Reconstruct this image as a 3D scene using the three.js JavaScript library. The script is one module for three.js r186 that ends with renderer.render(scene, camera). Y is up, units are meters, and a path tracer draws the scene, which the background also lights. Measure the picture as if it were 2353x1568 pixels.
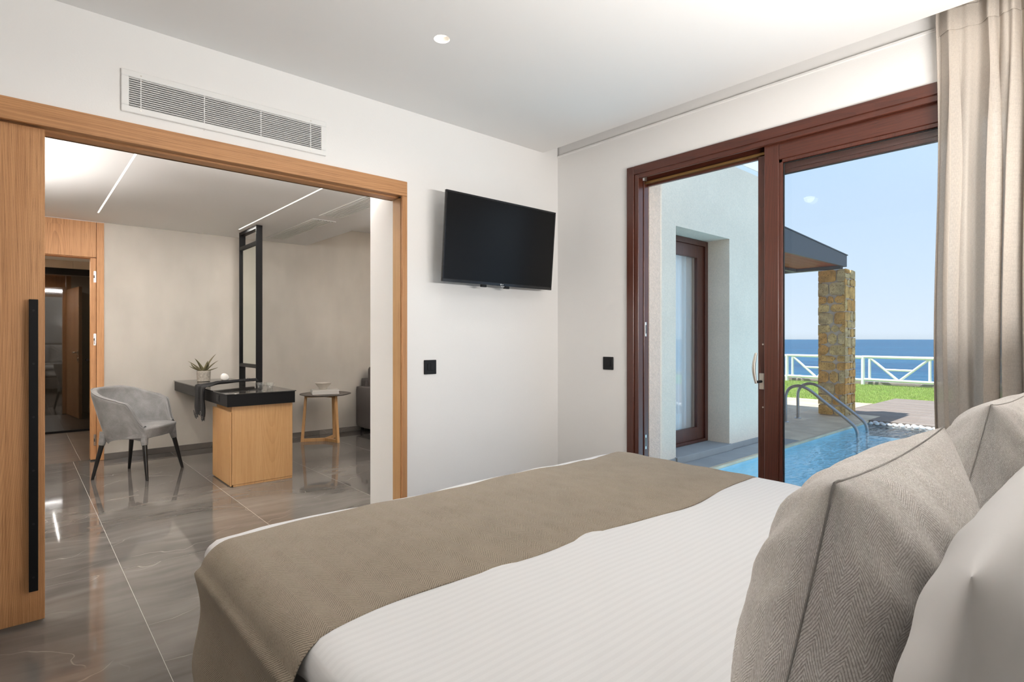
import * as THREE from 'three';
import { mergeGeometries, mergeVertices } from 'three/addons/utils/BufferGeometryUtils.js';
import { RectAreaLightUniformsLib } from 'three/addons/lights/RectAreaLightUniformsLib.js';
import { FontLoader } from 'three/addons/loaders/FontLoader.js';
import { TextGeometry } from 'three/addons/geometries/TextGeometry.js';

// ---------------------------------------------------------------- camera, sky, sun, exposure
const scene = new THREE.Scene();
const camera = new THREE.PerspectiveCamera(2 * Math.atan(784 / 1280.46) * 180 / Math.PI, 2353 / 1568, 0.02, 20000);
camera.position.set(-3.219, 1.2, 3.0775);
{
  const yaw = 48.4005 * Math.PI / 180;
  camera.lookAt(-3.219 + Math.cos(yaw), 1.2, 3.0775 - Math.sin(yaw));
  camera.setViewOffset(2353, 1568, 0, 4, 2353, 1568);
}
const renderer = new THREE.WebGLRenderer({ antialias: true });
renderer.toneMapping = THREE.LinearToneMapping;
renderer.toneMappingExposure = 1.0;
renderer.shadowMap.enabled = true;
RectAreaLightUniformsLib.init();

const SKY = 1.55;            // strength of the clear sky
const SUN = 10.5;            // sunlight
const LAMP = 1.0;           // candela of one bedroom downlight
const LED = 165;            // radiance of the linear lamps in the sitting room
const COVE_FILL = 378;            // radiance of the added fill cornice behind the camera, unseen
const CORNICE_FILL = 190;          // radiance of the added, hidden cornice light in the sitting room
const TORCH_FILL = 60;            // candela of the added, hidden floor lamps in the sitting room
const GLASS = 0.82;         // what one pane of the sun-protection glass lets through

{
  const W = 512, H = 256, d = new Float32Array(W * H * 4);
  const stops = [[-90, .42, .5, .55], [0, .78, .88, .97], [6, .68, .83, .98], [18, .54, .74, .97], [40, .42, .62, .9], [90, .34, .52, .82]];
  for (let y = 0; y < H; y++) {
    const el = (y + .5) / H * 180 - 90;
    let k = 0; while (k < stops.length - 2 && el > stops[k + 1][0]) k++;
    const a = stops[k], b = stops[k + 1], t = Math.min(1, Math.max(0, (el - a[0]) / (b[0] - a[0])));
    for (let x = 0; x < W; x++) {
      const o = (y * W + x) * 4, u = x / W * Math.PI * 2;
      const wisp = el > 1 ? Math.max(0, Math.sin(u * 5 + Math.sin(el * .35 + u * 2) * 1.5) * Math.sin(el * .55 + Math.sin(u * 7))) * .035 * Math.exp(-Math.pow((el - 16) / 14, 2)) : 0;
      for (let c = 0; c < 3; c++) d[o + c] = (a[c + 1] + (b[c + 1] - a[c + 1]) * t) * (1 - wisp) + wisp;
      d[o + 3] = 1;
    }
  }
  const t = new THREE.DataTexture(d, W, H, THREE.RGBAFormat, THREE.FloatType);
  t.mapping = THREE.EquirectangularReflectionMapping; t.magFilter = THREE.LinearFilter; t.needsUpdate = true;
  scene.background = t; scene.backgroundIntensity = SKY;
}
const sun = new THREE.DirectionalLight(new THREE.Color(1, .955, .88), SUN);
sun.position.set(5 - .8 * 10, 24.5, -.6 * 10); sun.target.position.set(5, 0, 0);
sun.castShadow = true; Object.assign(sun.shadow.camera, { left: -14, right: 14, top: 14, bottom: -14, near: 1, far: 60 });
sun.shadow.mapSize.set(2048, 2048);
scene.add(sun, sun.target);

// ---------------------------------------------------------------- helpers
function rngOf(s) { return () => { s = (s + 0x6d2b79f5) | 0; let t = Math.imul(s ^ (s >>> 15), 1 | s); t = (t + Math.imul(t ^ (t >>> 7), 61 | t)) ^ t; return ((t ^ (t >>> 14)) >>> 0) / 4294967296; }; }
const hash = (x, y, s) => { let h = Math.imul(x, 374761393) + Math.imul(y, 668265263) + Math.imul(s, 1442695041) | 0; h = Math.imul(h ^ (h >>> 13), 1274126177); return ((h ^ (h >>> 16)) >>> 0) / 4294967296; };
const mod = (a, n) => ((a % n) + n) % n, mix = (a, b, t) => a + (b - a) * t, clamp = (x, a = 0, b = 1) => Math.min(b, Math.max(a, x)), sst = (a, b, x) => { const t = clamp((x - a) / (b - a)); return t * t * (3 - 2 * t); };
function vn(x, y, px, py, s) {                                   // periodic value noise
  const xi = Math.floor(x), yi = Math.floor(y), fx = x - xi, fy = y - yi, u = fx * fx * (3 - 2 * fx), v = fy * fy * (3 - 2 * fy);
  const x0 = mod(xi, px), x1 = mod(xi + 1, px), y0 = mod(yi, py), y1 = mod(yi + 1, py);
  return mix(mix(hash(x0, y0, s), hash(x1, y0, s), u), mix(hash(x0, y1, s), hash(x1, y1, s), u), v);
}
function fbm(u, v, fx, fy, oct, s) { let a = 0, w = .5, t = 0; for (let k = 0; k < oct; k++) { a += w * vn(u * fx, v * fy, fx, fy, s + k * 17); t += w; w *= .5; fx *= 2; fy *= 2; } return a / t; }
function tex(w, h, metres, fn, srgb = true) {                    // fn(u, v) -> [r, g, b] (0..255) or a grey value 0..1
  const d = new Uint8Array(w * h * 4);
  for (let y = 0; y < h; y++) for (let x = 0; x < w; x++) {
    const c = fn((x + .5) / w, (y + .5) / h), o = (y * w + x) * 4;
    if (typeof c === 'number') d[o] = d[o + 1] = d[o + 2] = clamp(c) * 255; else { d[o] = clamp(c[0], 0, 255); d[o + 1] = clamp(c[1], 0, 255); d[o + 2] = clamp(c[2], 0, 255); }
    d[o + 3] = 255;
  }
  const t = new THREE.DataTexture(d, w, h, THREE.RGBAFormat);
  t.wrapS = t.wrapT = THREE.RepeatWrapping; t.magFilter = THREE.LinearFilter; t.minFilter = THREE.LinearMipmapLinearFilter; t.generateMipmaps = true;
  t.repeat.set(1 / metres[0], 1 / metres[1]); if (srgb) t.colorSpace = THREE.SRGBColorSpace; t.needsUpdate = true;
  return t;
}
const std = (o) => new THREE.MeshStandardMaterial(o), phy = (o) => new THREE.MeshPhysicalMaterial(o), rgb = (r, g, b) => new THREE.Color().setRGB(r, g, b);
const lerp3 = (a, b, t) => [mix(a[0], b[0], t), mix(a[1], b[1], t), mix(a[2], b[2], t)];

const taken = new Map();
function numbered(n) { const k = taken.get(n) ?? 0; taken.set(n, k + 1); return k ? n + '_' + String(k).padStart(3, '0') : n; }
function tag(o, label, category, group, kind) { o.userData.label = label; if (category) o.userData.category = category; if (group) o.userData.group = group; if (kind) o.userData.kind = kind; return o; }
function thing(name, label, category, pos = [0, 0, 0], { turn = 0, group, kind } = {}) {
  const g = new THREE.Group(); g.name = numbered(name); g.position.set(...pos); g.rotation.y = turn; scene.add(g);
  return tag(g, label, category, group, kind);
}
const structure = (name, label, pos) => thing(name, label, 'structure', pos, { kind: 'structure' });
// adds a part; geometry given in world coordinates is moved into its thing's frame (local = true: it is already there)
function part(name, geo, mat, parent, local = false) {
  const m = new THREE.Mesh(geo, mat); m.name = name; m.castShadow = m.receiveShadow = true;
  if (!local) { let r = parent; while (r.parent && r.parent !== scene) r = r.parent; if (r !== scene) geo.translate(-r.position.x, -r.position.y, -r.position.z); }
  parent.add(m); return m;
}
function single(name, geo, mat, label, category, group, kind) {   // a thing of one mesh
  geo.computeBoundingBox(); const b = geo.boundingBox, c = [(b.min.x + b.max.x) / 2, b.min.y, (b.min.z + b.max.z) / 2];
  geo.translate(-c[0], -c[1], -c[2]);
  const m = new THREE.Mesh(geo, mat); m.name = numbered(name); m.position.set(...c); m.castShadow = m.receiveShadow = true; scene.add(m);
  return tag(m, label, category, group, kind);
}
function planarUV(g, swap = false, du = 0, dv = 0) {
  const p = g.attributes.position, n = g.attributes.normal, uv = new Float32Array(p.count * 2);
  for (let i = 0; i < p.count; i++) {
    const ax = Math.abs(n.getX(i)), ay = Math.abs(n.getY(i)), az = Math.abs(n.getZ(i));
    let u, v; if (ay >= ax && ay >= az) { u = p.getX(i); v = p.getZ(i); } else if (ax >= az) { u = p.getZ(i); v = p.getY(i); } else { u = p.getX(i); v = p.getY(i); }
    if (swap) [u, v] = [v, u]; uv[i * 2] = u + du; uv[i * 2 + 1] = v + dv;
  }
  g.setAttribute('uv', new THREE.BufferAttribute(uv, 2)); return g;
}
// a box with chamfered edges
function cbox(x0, x1, y0, y1, z0, z1, c = .002, swap = false, du = 0, dv = 0) {
  const lo = [x0, y0, z0], hi = [x1, y1, z1]; c = Math.min(c, (x1 - x0) / 3, (y1 - y0) / 3, (z1 - z0) / 3);
  const P = [], ctr = [(x0 + x1) / 2, (y0 + y1) / 2, (z0 + z1) / 2];
  const V = (sg, ax) => [0, 1, 2].map((k) => { const o = sg[k] > 0 ? hi[k] : lo[k]; return k === ax ? o : o - sg[k] * c; });
  const tri = (a, b, d) => {
    const e = [b[0] - a[0], b[1] - a[1], b[2] - a[2]], f = [d[0] - a[0], d[1] - a[1], d[2] - a[2]];
    const n = [e[1] * f[2] - e[2] * f[1], e[2] * f[0] - e[0] * f[2], e[0] * f[1] - e[1] * f[0]];
    const m = [(a[0] + b[0] + d[0]) / 3 - ctr[0], (a[1] + b[1] + d[1]) / 3 - ctr[1], (a[2] + b[2] + d[2]) / 3 - ctr[2]];
    if (n[0] * m[0] + n[1] * m[1] + n[2] * m[2] < 0) P.push(...a, ...d, ...b); else P.push(...a, ...b, ...d);
  };
  const quad = (a, b, d, e) => { tri(a, b, d); tri(a, d, e); };
  for (let ax = 0; ax < 3; ax++) for (const s of [-1, 1]) {
    const q = (p, r) => { const g = [0, 0, 0]; g[ax] = s; g[(ax + 1) % 3] = p; g[(ax + 2) % 3] = r; return V(g, ax); };
    quad(q(-1, -1), q(1, -1), q(1, 1), q(-1, 1));
    if (c > 0) for (const p of [-1, 1]) {                           // the edge shared with axis b, running along axis e
      const b = (ax + 1) % 3, e = (ax + 2) % 3, g = (r) => { const k = [0, 0, 0]; k[ax] = s; k[b] = p; k[e] = r; return k; };
      quad(V(g(-1), ax), V(g(1), ax), V(g(1), b), V(g(-1), b));
    }
  }
  if (c > 0) for (const a of [-1, 1]) for (const b of [-1, 1]) for (const d of [-1, 1]) tri(V([a, b, d], 0), V([a, b, d], 1), V([a, b, d], 2));
  const g = new THREE.BufferGeometry(); g.setAttribute('position', new THREE.Float32BufferAttribute(P, 3)); g.computeVertexNormals();
  return planarUV(g, swap, du, dv);
}
const box = (x0, x1, y0, y1, z0, z1, swap) => cbox(x0, x1, y0, y1, z0, z1, 0, swap);
const join = (...gs) => mergeGeometries(gs.flat().map((g) => { const k = g.index ? g.toNonIndexed() : g; for (const n of Object.keys(k.attributes)) if (!['position', 'normal', 'uv'].includes(n)) k.deleteAttribute(n); return k; }));
// a grid surface: f(s, t) -> [x, y, z] with s, t in 0..1
function grid(f, ns, nt, uvf, flip = false) {
  const P = [], U = [], I = [];
  for (let j = 0; j <= nt; j++) for (let i = 0; i <= ns; i++) { const s = i / ns, t = j / nt; P.push(...f(s, t)); U.push(...(uvf ? uvf(s, t) : [s, t])); }
  for (let j = 0; j < nt; j++) for (let i = 0; i < ns; i++) { const a = j * (ns + 1) + i, b = a + 1, c = a + ns + 1, d = c + 1; flip ? I.push(a, c, b, b, c, d) : I.push(a, b, c, b, d, c); }
  const g = new THREE.BufferGeometry(); g.setAttribute('position', new THREE.Float32BufferAttribute(P, 3)); g.setAttribute('uv', new THREE.Float32BufferAttribute(U, 2)); g.setIndex(I); g.computeVertexNormals();
  return g;
}
// a cloth with thickness: the grid, its offset copy and the rims
function cloth(f, ns, nt, uvf, th) {
  const a = grid(f, ns, nt, uvf), n = a.attributes.normal, p = a.attributes.position, N = p.count, P = [...p.array], U = [...a.attributes.uv.array], I = [...a.index.array];
  for (let i = 0; i < N; i++) P.push(p.getX(i) - n.getX(i) * th, p.getY(i) - n.getY(i) * th, p.getZ(i) - n.getZ(i) * th);
  U.push(...a.attributes.uv.array);
  for (let k = 0; k < a.index.count; k += 3) I.push(a.index.getX(k) + N, a.index.getX(k + 2) + N, a.index.getX(k + 1) + N);
  const id = (i, j) => j * (ns + 1) + i, rim = (q, r) => I.push(q, q + N, r, r, q + N, r + N);
  for (let i = 0; i < ns; i++) { rim(id(i, 0), id(i + 1, 0)); rim(id(i + 1, nt), id(i, nt)); }
  for (let j = 0; j < nt; j++) { rim(id(0, j + 1), id(0, j)); rim(id(ns, j), id(ns, j + 1)); }
  const g = new THREE.BufferGeometry(); g.setAttribute('position', new THREE.Float32BufferAttribute(P, 3)); g.setAttribute('uv', new THREE.Float32BufferAttribute(U, 2)); g.setIndex(I); g.computeVertexNormals();
  return g;
}
function tube(pts, r, seg = 24, rad = 10, closed = false) { return new THREE.TubeGeometry(new THREE.CatmullRomCurve3(pts.map((p) => new THREE.Vector3(...p)), closed), seg, r, rad, closed); }
function rod(a, b, r0, r1 = r0, rad = 12) {
  const A = new THREE.Vector3(...a), B = new THREE.Vector3(...b), d = B.clone().sub(A), g = new THREE.CylinderGeometry(r1, r0, d.length(), rad);
  g.applyQuaternion(new THREE.Quaternion().setFromUnitVectors(new THREE.Vector3(0, 1, 0), d.normalize())); g.translate((A.x + B.x) / 2, (A.y + B.y) / 2, (A.z + B.z) / 2); return g;
}
function lathe(profile, seg = 40) { return new THREE.LatheGeometry(profile.map((p) => new THREE.Vector2(...p)), seg); }

// ---------------------------------------------------------------- materials
function woodTex(seed, cols, density, size, { arc = 14, w = 1024, h = 1024, con = .8 } = {}) {
  const [dark, mid, light] = cols;
  return tex(w, h, size, (u, v) => {
    const warp = (fbm(u, v, 4, 3, 3, seed) - .5) * .9, ub = mod(u * 2, 1), du = ub - .5 + (vn(v * 2, 0, 2, 1, seed + 5) - .5) * .25;
    const ph = du * du * arc * 2 + (Math.floor(u * 2) ? v : -v) * 3 + warp;
    const ring = Math.pow(mod(ph * density, 1), 2.2);
    const fibre = fbm(u, v, 180, 6, 3, seed + 31), pore = Math.pow(vn(u * 420, v * 26, 420, 26, seed + 77), 5), broad = fbm(u, v, 5, 2, 3, seed + 99);
    let c = lerp3(mid, light, clamp(.15 + broad * .9 + (fibre - .5) * 1.1 * con));
    c = lerp3(c, dark, clamp((ring * .34 + pore * .55 + Math.max(0, .5 - fibre) * .45) * con));
    return c;
  });
}
const oakT = woodTex(3, [[122, 82, 48], [176, 128, 84], [202, 156, 112]], 3.2, [.9, 2.3]);
const oakPaleT = woodTex(11, [[150, 108, 64], [186, 142, 94], [206, 166, 118]], 2.6, [.9, 1.6], { con: .55 });
const grainBump = tex(512, 512, [.25, 1.2], (u, v) => fbm(u, v, 120, 5, 3, 41) * .7 + .3 * vn(u * 256, v * 18, 256, 18, 8), false);
const oak = phy({ map: oakT, roughness: .52, bumpMap: grainBump, bumpScale: .0006, color: rgb(1.06, 1, .93) });
const oakPale = phy({ map: oakPaleT, roughness: .48, bumpMap: grainBump, bumpScale: .0005, color: rgb(.88, .85, .8) });
const mahT = woodTex(23, [[46, 19, 11], [80, 38, 25], [96, 48, 32]], 2.2, [.5, 2.2], { arc: 6, w: 512, h: 1024 });
const mahogany = phy({ map: mahT, roughness: .36, bumpMap: grainBump, bumpScale: .0005, clearcoat: .25, clearcoatRoughness: .3 });
const finePeel = tex(256, 256, [.12, .12], (u, v) => fbm(u, v, 24, 24, 3, 5), false);
const wallPaint = std({ color: rgb(.86, .845, .825), roughness: .93, bumpMap: finePeel, bumpScale: .00025 });
const ceilingPaint = std({ color: rgb(.86, .845, .825), roughness: .95 });
const whitePaint = std({ color: rgb(.82, .82, .81), roughness: .8 });
const stuccoT = tex(1024, 1024, [3.1, 3.1], (u, v) => { const a = fbm(u, v, 4, 4, 5, 61), b = fbm(u, v, 26, 9, 3, 67); const k = .93 + (a - .5) * .14 + (b - .5) * .05; return [209 * k, 203 * k, 194 * k]; });
const stucco = std({ map: stuccoT, roughness: .8, bumpMap: finePeel, bumpScale: .0004 });
const renderT = tex(1024, 1024, [1.7, 1.7], (u, v) => { const a = fbm(u, v, 5, 5, 4, 71), b = fbm(u, v, 200, 200, 2, 73); const k = .96 + (a - .5) * .06 + (b - .5) * .07; return [244 * k, 226 * k, 206 * k]; });
const renderBump = tex(512, 512, [.4, .4], (u, v) => fbm(u, v, 90, 90, 3, 75), false);
const facade = std({ map: renderT, roughness: .95, bumpMap: renderBump, bumpScale: .0015 });
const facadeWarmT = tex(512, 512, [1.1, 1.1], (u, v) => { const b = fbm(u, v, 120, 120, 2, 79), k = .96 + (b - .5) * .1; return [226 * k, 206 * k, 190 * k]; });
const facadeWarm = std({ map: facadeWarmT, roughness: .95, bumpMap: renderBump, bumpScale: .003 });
const marbleT = tex(2048, 2048, [3.24, 3.08], (u, v) => {
  const wx = fbm(u, v, 5, 5, 5, 101) - .5, wy = fbm(u, v, 5, 5, 5, 107) - .5, fine = fbm(u, v, 40, 40, 3, 109) - .5, U = u + wx * .16, V = v + wy * .16;
  const cloud = fbm(U, V, 4, 10, 5, 111), streak = fbm(u + wx * .05, v + wy * .05, 8, 60, 4, 113), blot = fbm(U, V, 12, 9, 4, 117);
  const line = (a, b, off, amp, wd) => { const q = mod(a * u + b * v + off + wx * amp + wy * amp * .6 + fine * .05, 1); return Math.max(0, 1 - Math.abs(q - .5) / wd); };
  const m = (f, s, lo) => sst(lo, lo + .16, fbm(u, v, f, f, 3, s));
  const ve = line(2, 5, .1, 1.1, .006) * m(7, 131, .5) + line(-3, 4, .4, 1.0, .007) * m(9, 133, .55) * .8 + line(5, 7, .7, 1.1, .012) * m(10, 137, .55) * .55 + line(-6, 9, .2, 1.4, .016) * m(12, 139, .56) * .4;
  const k = 1 + (cloud - .5) * .42 + (streak - .5) * .24 + (blot - .5) * .16;
  return lerp3([104 * k, 100 * k, 96 * k], [190, 182, 174], clamp(ve * .6));
});
const marbleRough = tex(512, 512, [1.3, 1.3], (u, v) => .1 + fbm(u, v, 8, 8, 4, 141) * .12, false);
const marble = phy({ map: marbleT, roughness: .3, roughnessMap: marbleRough, ior: 1.55 });
const grout = std({ color: rgb(.42, .40, .37), roughness: .9 });
const skirtStone = phy({ map: marbleT, roughness: .3, color: rgb(1.1, 1.08, 1.06) });
const blackMetal = phy({ color: rgb(.005, .005, .0055), roughness: .45, specularIntensity: .35 });
const blackPlastic = phy({ color: rgb(.01, .01, .011), roughness: .5, specularIntensity: .6 });
const chrome = std({ color: rgb(.75, .74, .72), roughness: .22, metalness: 1 });
const satin = std({ color: rgb(.68, .65, .6), roughness: .34, metalness: 1 });
const whiteMetal = std({ color: rgb(.84, .83, .81), roughness: .45 });
const galvanised = std({ color: rgb(.42, .42, .42), roughness: .6 });
const tinted = phy({ color: rgb(GLASS * .98, GLASS, GLASS * 1.02), transmission: 1, roughness: 0, thickness: 0, ior: 1.5 });
const rubber = std({ color: rgb(.015, .015, .015), roughness: .7 });

// ---------------------------------------------------------------- the bedroom shell
const HC = 2.649;
const downlights = [[-1.687, .842], [-2.75, .842]];
{
  const f = structure('floor', 'grey veined marble tiles with thin pale joints, polished to a mirror', [-1, 0, 0]);
  part('bed_of_grout', join(box(-4.5, 0, -.12, -.0006, -.441, 3.5), box(-4.5, 3.7, -.12, -.0006, -3.88, -.441)), grout, f);
  const xs = [], zs = []; for (let x = -2.81 - .81 * 3; x < 3.7; x += .81) xs.push(x); for (let z = -3.52 - 1.54; z < 3.5; z += 1.54) zs.push(z);
  const R = rngOf(5);
  for (const x of xs) for (const z of zs) {
    const x0 = Math.max(x, -4.5), x1 = Math.min(x + .81, 3.7), z0 = Math.max(z, -3.86), z1 = Math.min(z + 1.54, 3.5); if (x1 - x0 < .02 || z1 - z0 < .02) continue;
    const put = (a, b, c, d) => b - a > .02 && d - c > .02 && part('tile', cbox(a + .0011, b - .0011, -.012, 0, c + .0011, d - .0011, .0004, false, Math.floor(R() * 40) * .081, Math.floor(R() * 40) * .077), marble, f);
    if (x1 <= 0) put(x0, x1, z0, z1); else { put(x0, x1, z0, Math.min(z1, -.445)); put(x0, 0, Math.max(z0, -.445), z1); }
  }
  const c = structure('ceiling', 'smooth white plaster ceiling that stops short of the window wall', [-2.3, HC, 1.7]);
  const s = new THREE.Shape([[-4.5, 0], [-.161, 0], [-.161, 3.5], [-4.5, 3.5]].map((p) => new THREE.Vector2(...p)));
  for (const [x, z] of downlights) { const h = new THREE.Path(); h.absarc(x, z, .0385, 0, Math.PI * 2, true); s.holes.push(h); }
  const g = new THREE.ExtrudeGeometry(s, { depth: .02, bevelEnabled: false, curveSegments: 20 }); g.rotateX(Math.PI / 2); g.translate(0, HC + .02, 0);
  part('plaster_board', planarUV(g), ceilingPaint, c);
  part('edge_board', box(-.181, -.161, HC + .02, 2.9, 0, 3.5), ceilingPaint, c);
  part('slab', box(-4.6, .25, 2.9, 3.1, -.44, 3.6), ceilingPaint, c);

  const wf = structure('wall_front', 'white wall that carries the television and the wide sliding door opening', [-2, 0, -.07]);
  part('pier', box(-1.38, .0, 0, 2.9, -.132, 0), wallPaint, wf);
  const vx0 = -2.84, vx1 = -1.933, vy0 = 2.267, vy1 = 2.407;          // the hole of the air duct
  part('lintel', join(box(-4.2, -1.38, 2.112, vy0, -.132, 0), box(-4.2, -1.38, vy1, 2.9, -.132, 0), box(-4.2, vx0, vy0, vy1, -.132, 0), box(vx1, -1.38, vy0, vy1, -.132, 0)), wallPaint, wf);
  part('pier', box(-4.5, -4.2, 0, 2.9, -.132, 0), wallPaint, wf);
  part('return', box(-1.4, .25, 0, 2.9, -.441, -.132), whitePaint, wf);
  const wr = structure('wall_right', 'white wall with the brown framed sliding glass door', [.12, 0, 1.7]);
  part('pier', box(0, .25, 0, 2.655, 0, .745), wallPaint, wr);
  part('lintel', box(0, .25, 2.362, 2.655, .745, 2.86), wallPaint, wr);
  part('pier', box(0, .25, 0, 2.655, 2.86, 3.5), wallPaint, wr);
  part('upper_wall', box(.012, .25, 2.655, 2.9, -.01, 3.5), wallPaint, wr);
  part('plaster_bead', cbox(-.006, .01, 2.643, 2.66, 0, 3.5, .003), wallPaint, wr);
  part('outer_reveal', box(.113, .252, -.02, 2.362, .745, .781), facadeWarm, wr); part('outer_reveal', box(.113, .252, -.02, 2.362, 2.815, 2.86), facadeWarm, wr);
  part('outer_render', box(.25, .27, -.3, 3.15, .12, .78), facade, wr);
  part('outer_render', box(.25, .27, 2.36, 3.15, .78, 2.82), facade, wr);
  part('outer_render', box(.25, .27, -.3, 3.15, 2.82, 5), facade, wr);
  const wl = structure('wall_left', 'white wall on the far side of the bed, out of the picture', [-4.5, 0, 1.7]);
  part('plaster', box(-4.6, -4.4, 0, 2.9, -.132, 3.6), wallPaint, wl);
  const wb = structure('wall_rear', 'white wall behind the head of the bed', [-2.2, 0, 3.5]);
  part('plaster', box(-4.6, .25, 0, 2.9, 3.4, 3.6), wallPaint, wb);
  const bb = structure('baseboard_front', 'grey stone skirting under the television wall', [-.7, 0, .005]);
  part('skirting', cbox(-1.378, -.001, .0005, .07, .0005, .011, .001), skirtStone, bb);
  const br = structure('baseboard_right', 'grey stone skirting below the light switch by the sliding door', [-.005, 0, .35]);
  part('skirting', cbox(-.011, -.0005, .0005, .07, .012, .68, .001), skirtStone, br);
}

// ---------------------------------------------------------------- oak sliding door and its casing
{
  const t = structure('trim_1', 'oak casing round the wide opening to the sitting room', [-2.8, 0, 0]);
  part('head_board', cbox(-4.3, -1.386, 2.098, 2.189, .0005, .022, .0015, true), oak, t);
  part('soffit_board', cbox(-4.2, -1.4, 2.098, 2.112, -.15, -.062, .001, true), oak, t);
  part('track_board', cbox(-4.2, -1.4, 2.106, 2.112, -.062, .0005, .001, true), oak, t);
  part('back_board', cbox(-4.3, -1.384, 2.098, 2.16, -.152, -.134, .001, true), oak, t);
  part('side_board', cbox(-1.418, -1.382, 0.001, 2.189, .0005, .016, .0015), oak, t);
  part('jamb_board', cbox(-1.402, -1.379, 0.001, 2.098, -.132, -.033, .0015), oakPale, t);
  part('groove_board', cbox(-1.39, -1.379, 0.001, 2.098, -.033, 0, .0005), oak, t);
  const d = structure('door_1', 'oak sliding door leaf with a long black pull bar', [-3.65, 0, -.04]);
  part('leaf', cbox(-4.19, -3.131, .012, 2.093, -.058, -.014, .002), oak, d);
  const h = part('pull_handle', cbox(-3.1835, -3.1535, .152, 1.366, .012, .03, .0015), blackMetal, d);
  for (let k = 0; k < 6; k++) { const y = .21 + k * .222; part('screw', rod([-3.1685, y, .03], [-3.1685, y, .0312], .004), blackPlastic, h); }
  for (const y of [.3, 1.2]) part('standoff', rod([-3.1685, y, -.014], [-3.1685, y, .012], .007), blackMetal, h);
}

// ---------------------------------------------------------------- air grille on the wall
{
  const x0 = -2.867, x1 = -1.906, y0 = 2.24, y1 = 2.434, t = thing('air_vent', 'long white louvred air grille on the wall above the opening', 'air vent', [-2.386, y0, .005]);
  part('duct', join(box(-2.84, -1.933, 2.267, 2.407, -.131, -.128), box(-2.84, -2.838, 2.267, 2.407, -.128, 0), box(-1.935, -1.933, 2.267, 2.407, -.128, 0), box(-2.838, -1.935, 2.267, 2.269, -.128, 0), box(-2.838, -1.935, 2.405, 2.407, -.128, 0)), galvanised, t);
  const e = .0305;
  part('frame', join(cbox(x0, x1, y1 - e, y1, .0005, .012, .003), cbox(x0, x1, y0, y0 + e, .0005, .012, .003), cbox(x0, x0 + e, y0 + e, y1 - e, .0005, .012, .003), cbox(x1 - e, x1, y0 + e, y1 - e, .0005, .012, .003)), whiteMetal, t);
  for (let k = 0; k < 13; k++) { const y = y0 + e + .006 + k * (y1 - y0 - 2 * e - .008) / 12.4; part('slat', cbox(x0 + e, x1 - e, y - .0016, y + .0022, .002, .0125, .0008), whiteMetal, t); }
  for (const x of [-2.791, -2.527, -2.26, -1.996]) part('bar', cbox(x - .0022, x + .0022, y0 + e, y1 - e, .0025, .009, .0005), whiteMetal, t);
  for (const x of [-2.791, -1.996]) for (const y of [y0 + .017, y1 - .017]) part('screw', rod([x, y, .012], [x, y, .0126], .0035), satin, t);
  part('screw', rod([-2.527, y0 - .004, .0005], [-2.527, y0 - .004, .003], .002), satin, t);
}

// ---------------------------------------------------------------- downlights
function downlight(x, z, label) {
  const t = thing('downlight', label, 'lamp', [x, HC, z], { group: 'recessed downlights of the bedroom' });
  const g = lathe([[.0385, 0], [.0385, .002], [.034, .012], [.027, .024]], 28); part('reflector', g, std({ color: rgb(.86, .84, .8), roughness: .5, side: THREE.DoubleSide }), t, true);
  const b = new THREE.CylinderGeometry(.027, .027, .004, 24); b.translate(0, .026, 0);
  part('glowing_disc', b, std({ color: rgb(.9, .85, .78), emissive: rgb(1, .86, .68), emissiveIntensity: 2.2 }), t, true);
  const can = new THREE.CylinderGeometry(.045, .045, .06, 24); can.translate(0, .0585, 0); part('housing', can, whiteMetal, t, true);
  const l = new THREE.SpotLight(new THREE.Color(1, .95, .88), LAMP, 0, 1.42, .55, 2); l.position.set(0, -.006, 0); l.target.position.set(0, -1, 0); l.castShadow = true; l.shadow.radius = 2.5;
  t.add(l, l.target);
}
downlight(...downlights[0], 'small round recessed downlight glowing in the white ceiling');
downlights.slice(1).forEach((d) => downlight(...d, 'round recessed downlight of the bedroom ceiling outside the picture'));  // added out of view to give the bedroom more light

// ---------------------------------------------------------------- cornice light added over the headboard as fill (unseen, behind the camera)
{
  const t = thing('added_cornice_lamp', 'added oak cornice with a fill light line over the headboard, behind the camera', 'lamp', [-1.5, 1.42, 3.35]);
  part('shelf', cbox(-2.3, -.7, 1.42, 1.45, 3.29, 3.399, .002, true), oak, t);
  const glow = cbox(-.75, .75, -.0175, .0175, .004, .009, .0005); glow.rotateX(Math.PI / 2 - .85); glow.translate(0, .052, 0);
  part('diffuser', glow, std({ color: rgb(.9, .88, .84), emissive: rgb(1, .95, .88), emissiveIntensity: 2 }), t, true);
  const l = new THREE.RectAreaLight(new THREE.Color(1, .975, .945), COVE_FILL, 1.5, .035); l.position.set(0, .054, -.001); l.rotation.x = Math.PI / 2 - .85; t.add(l);
}

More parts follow.
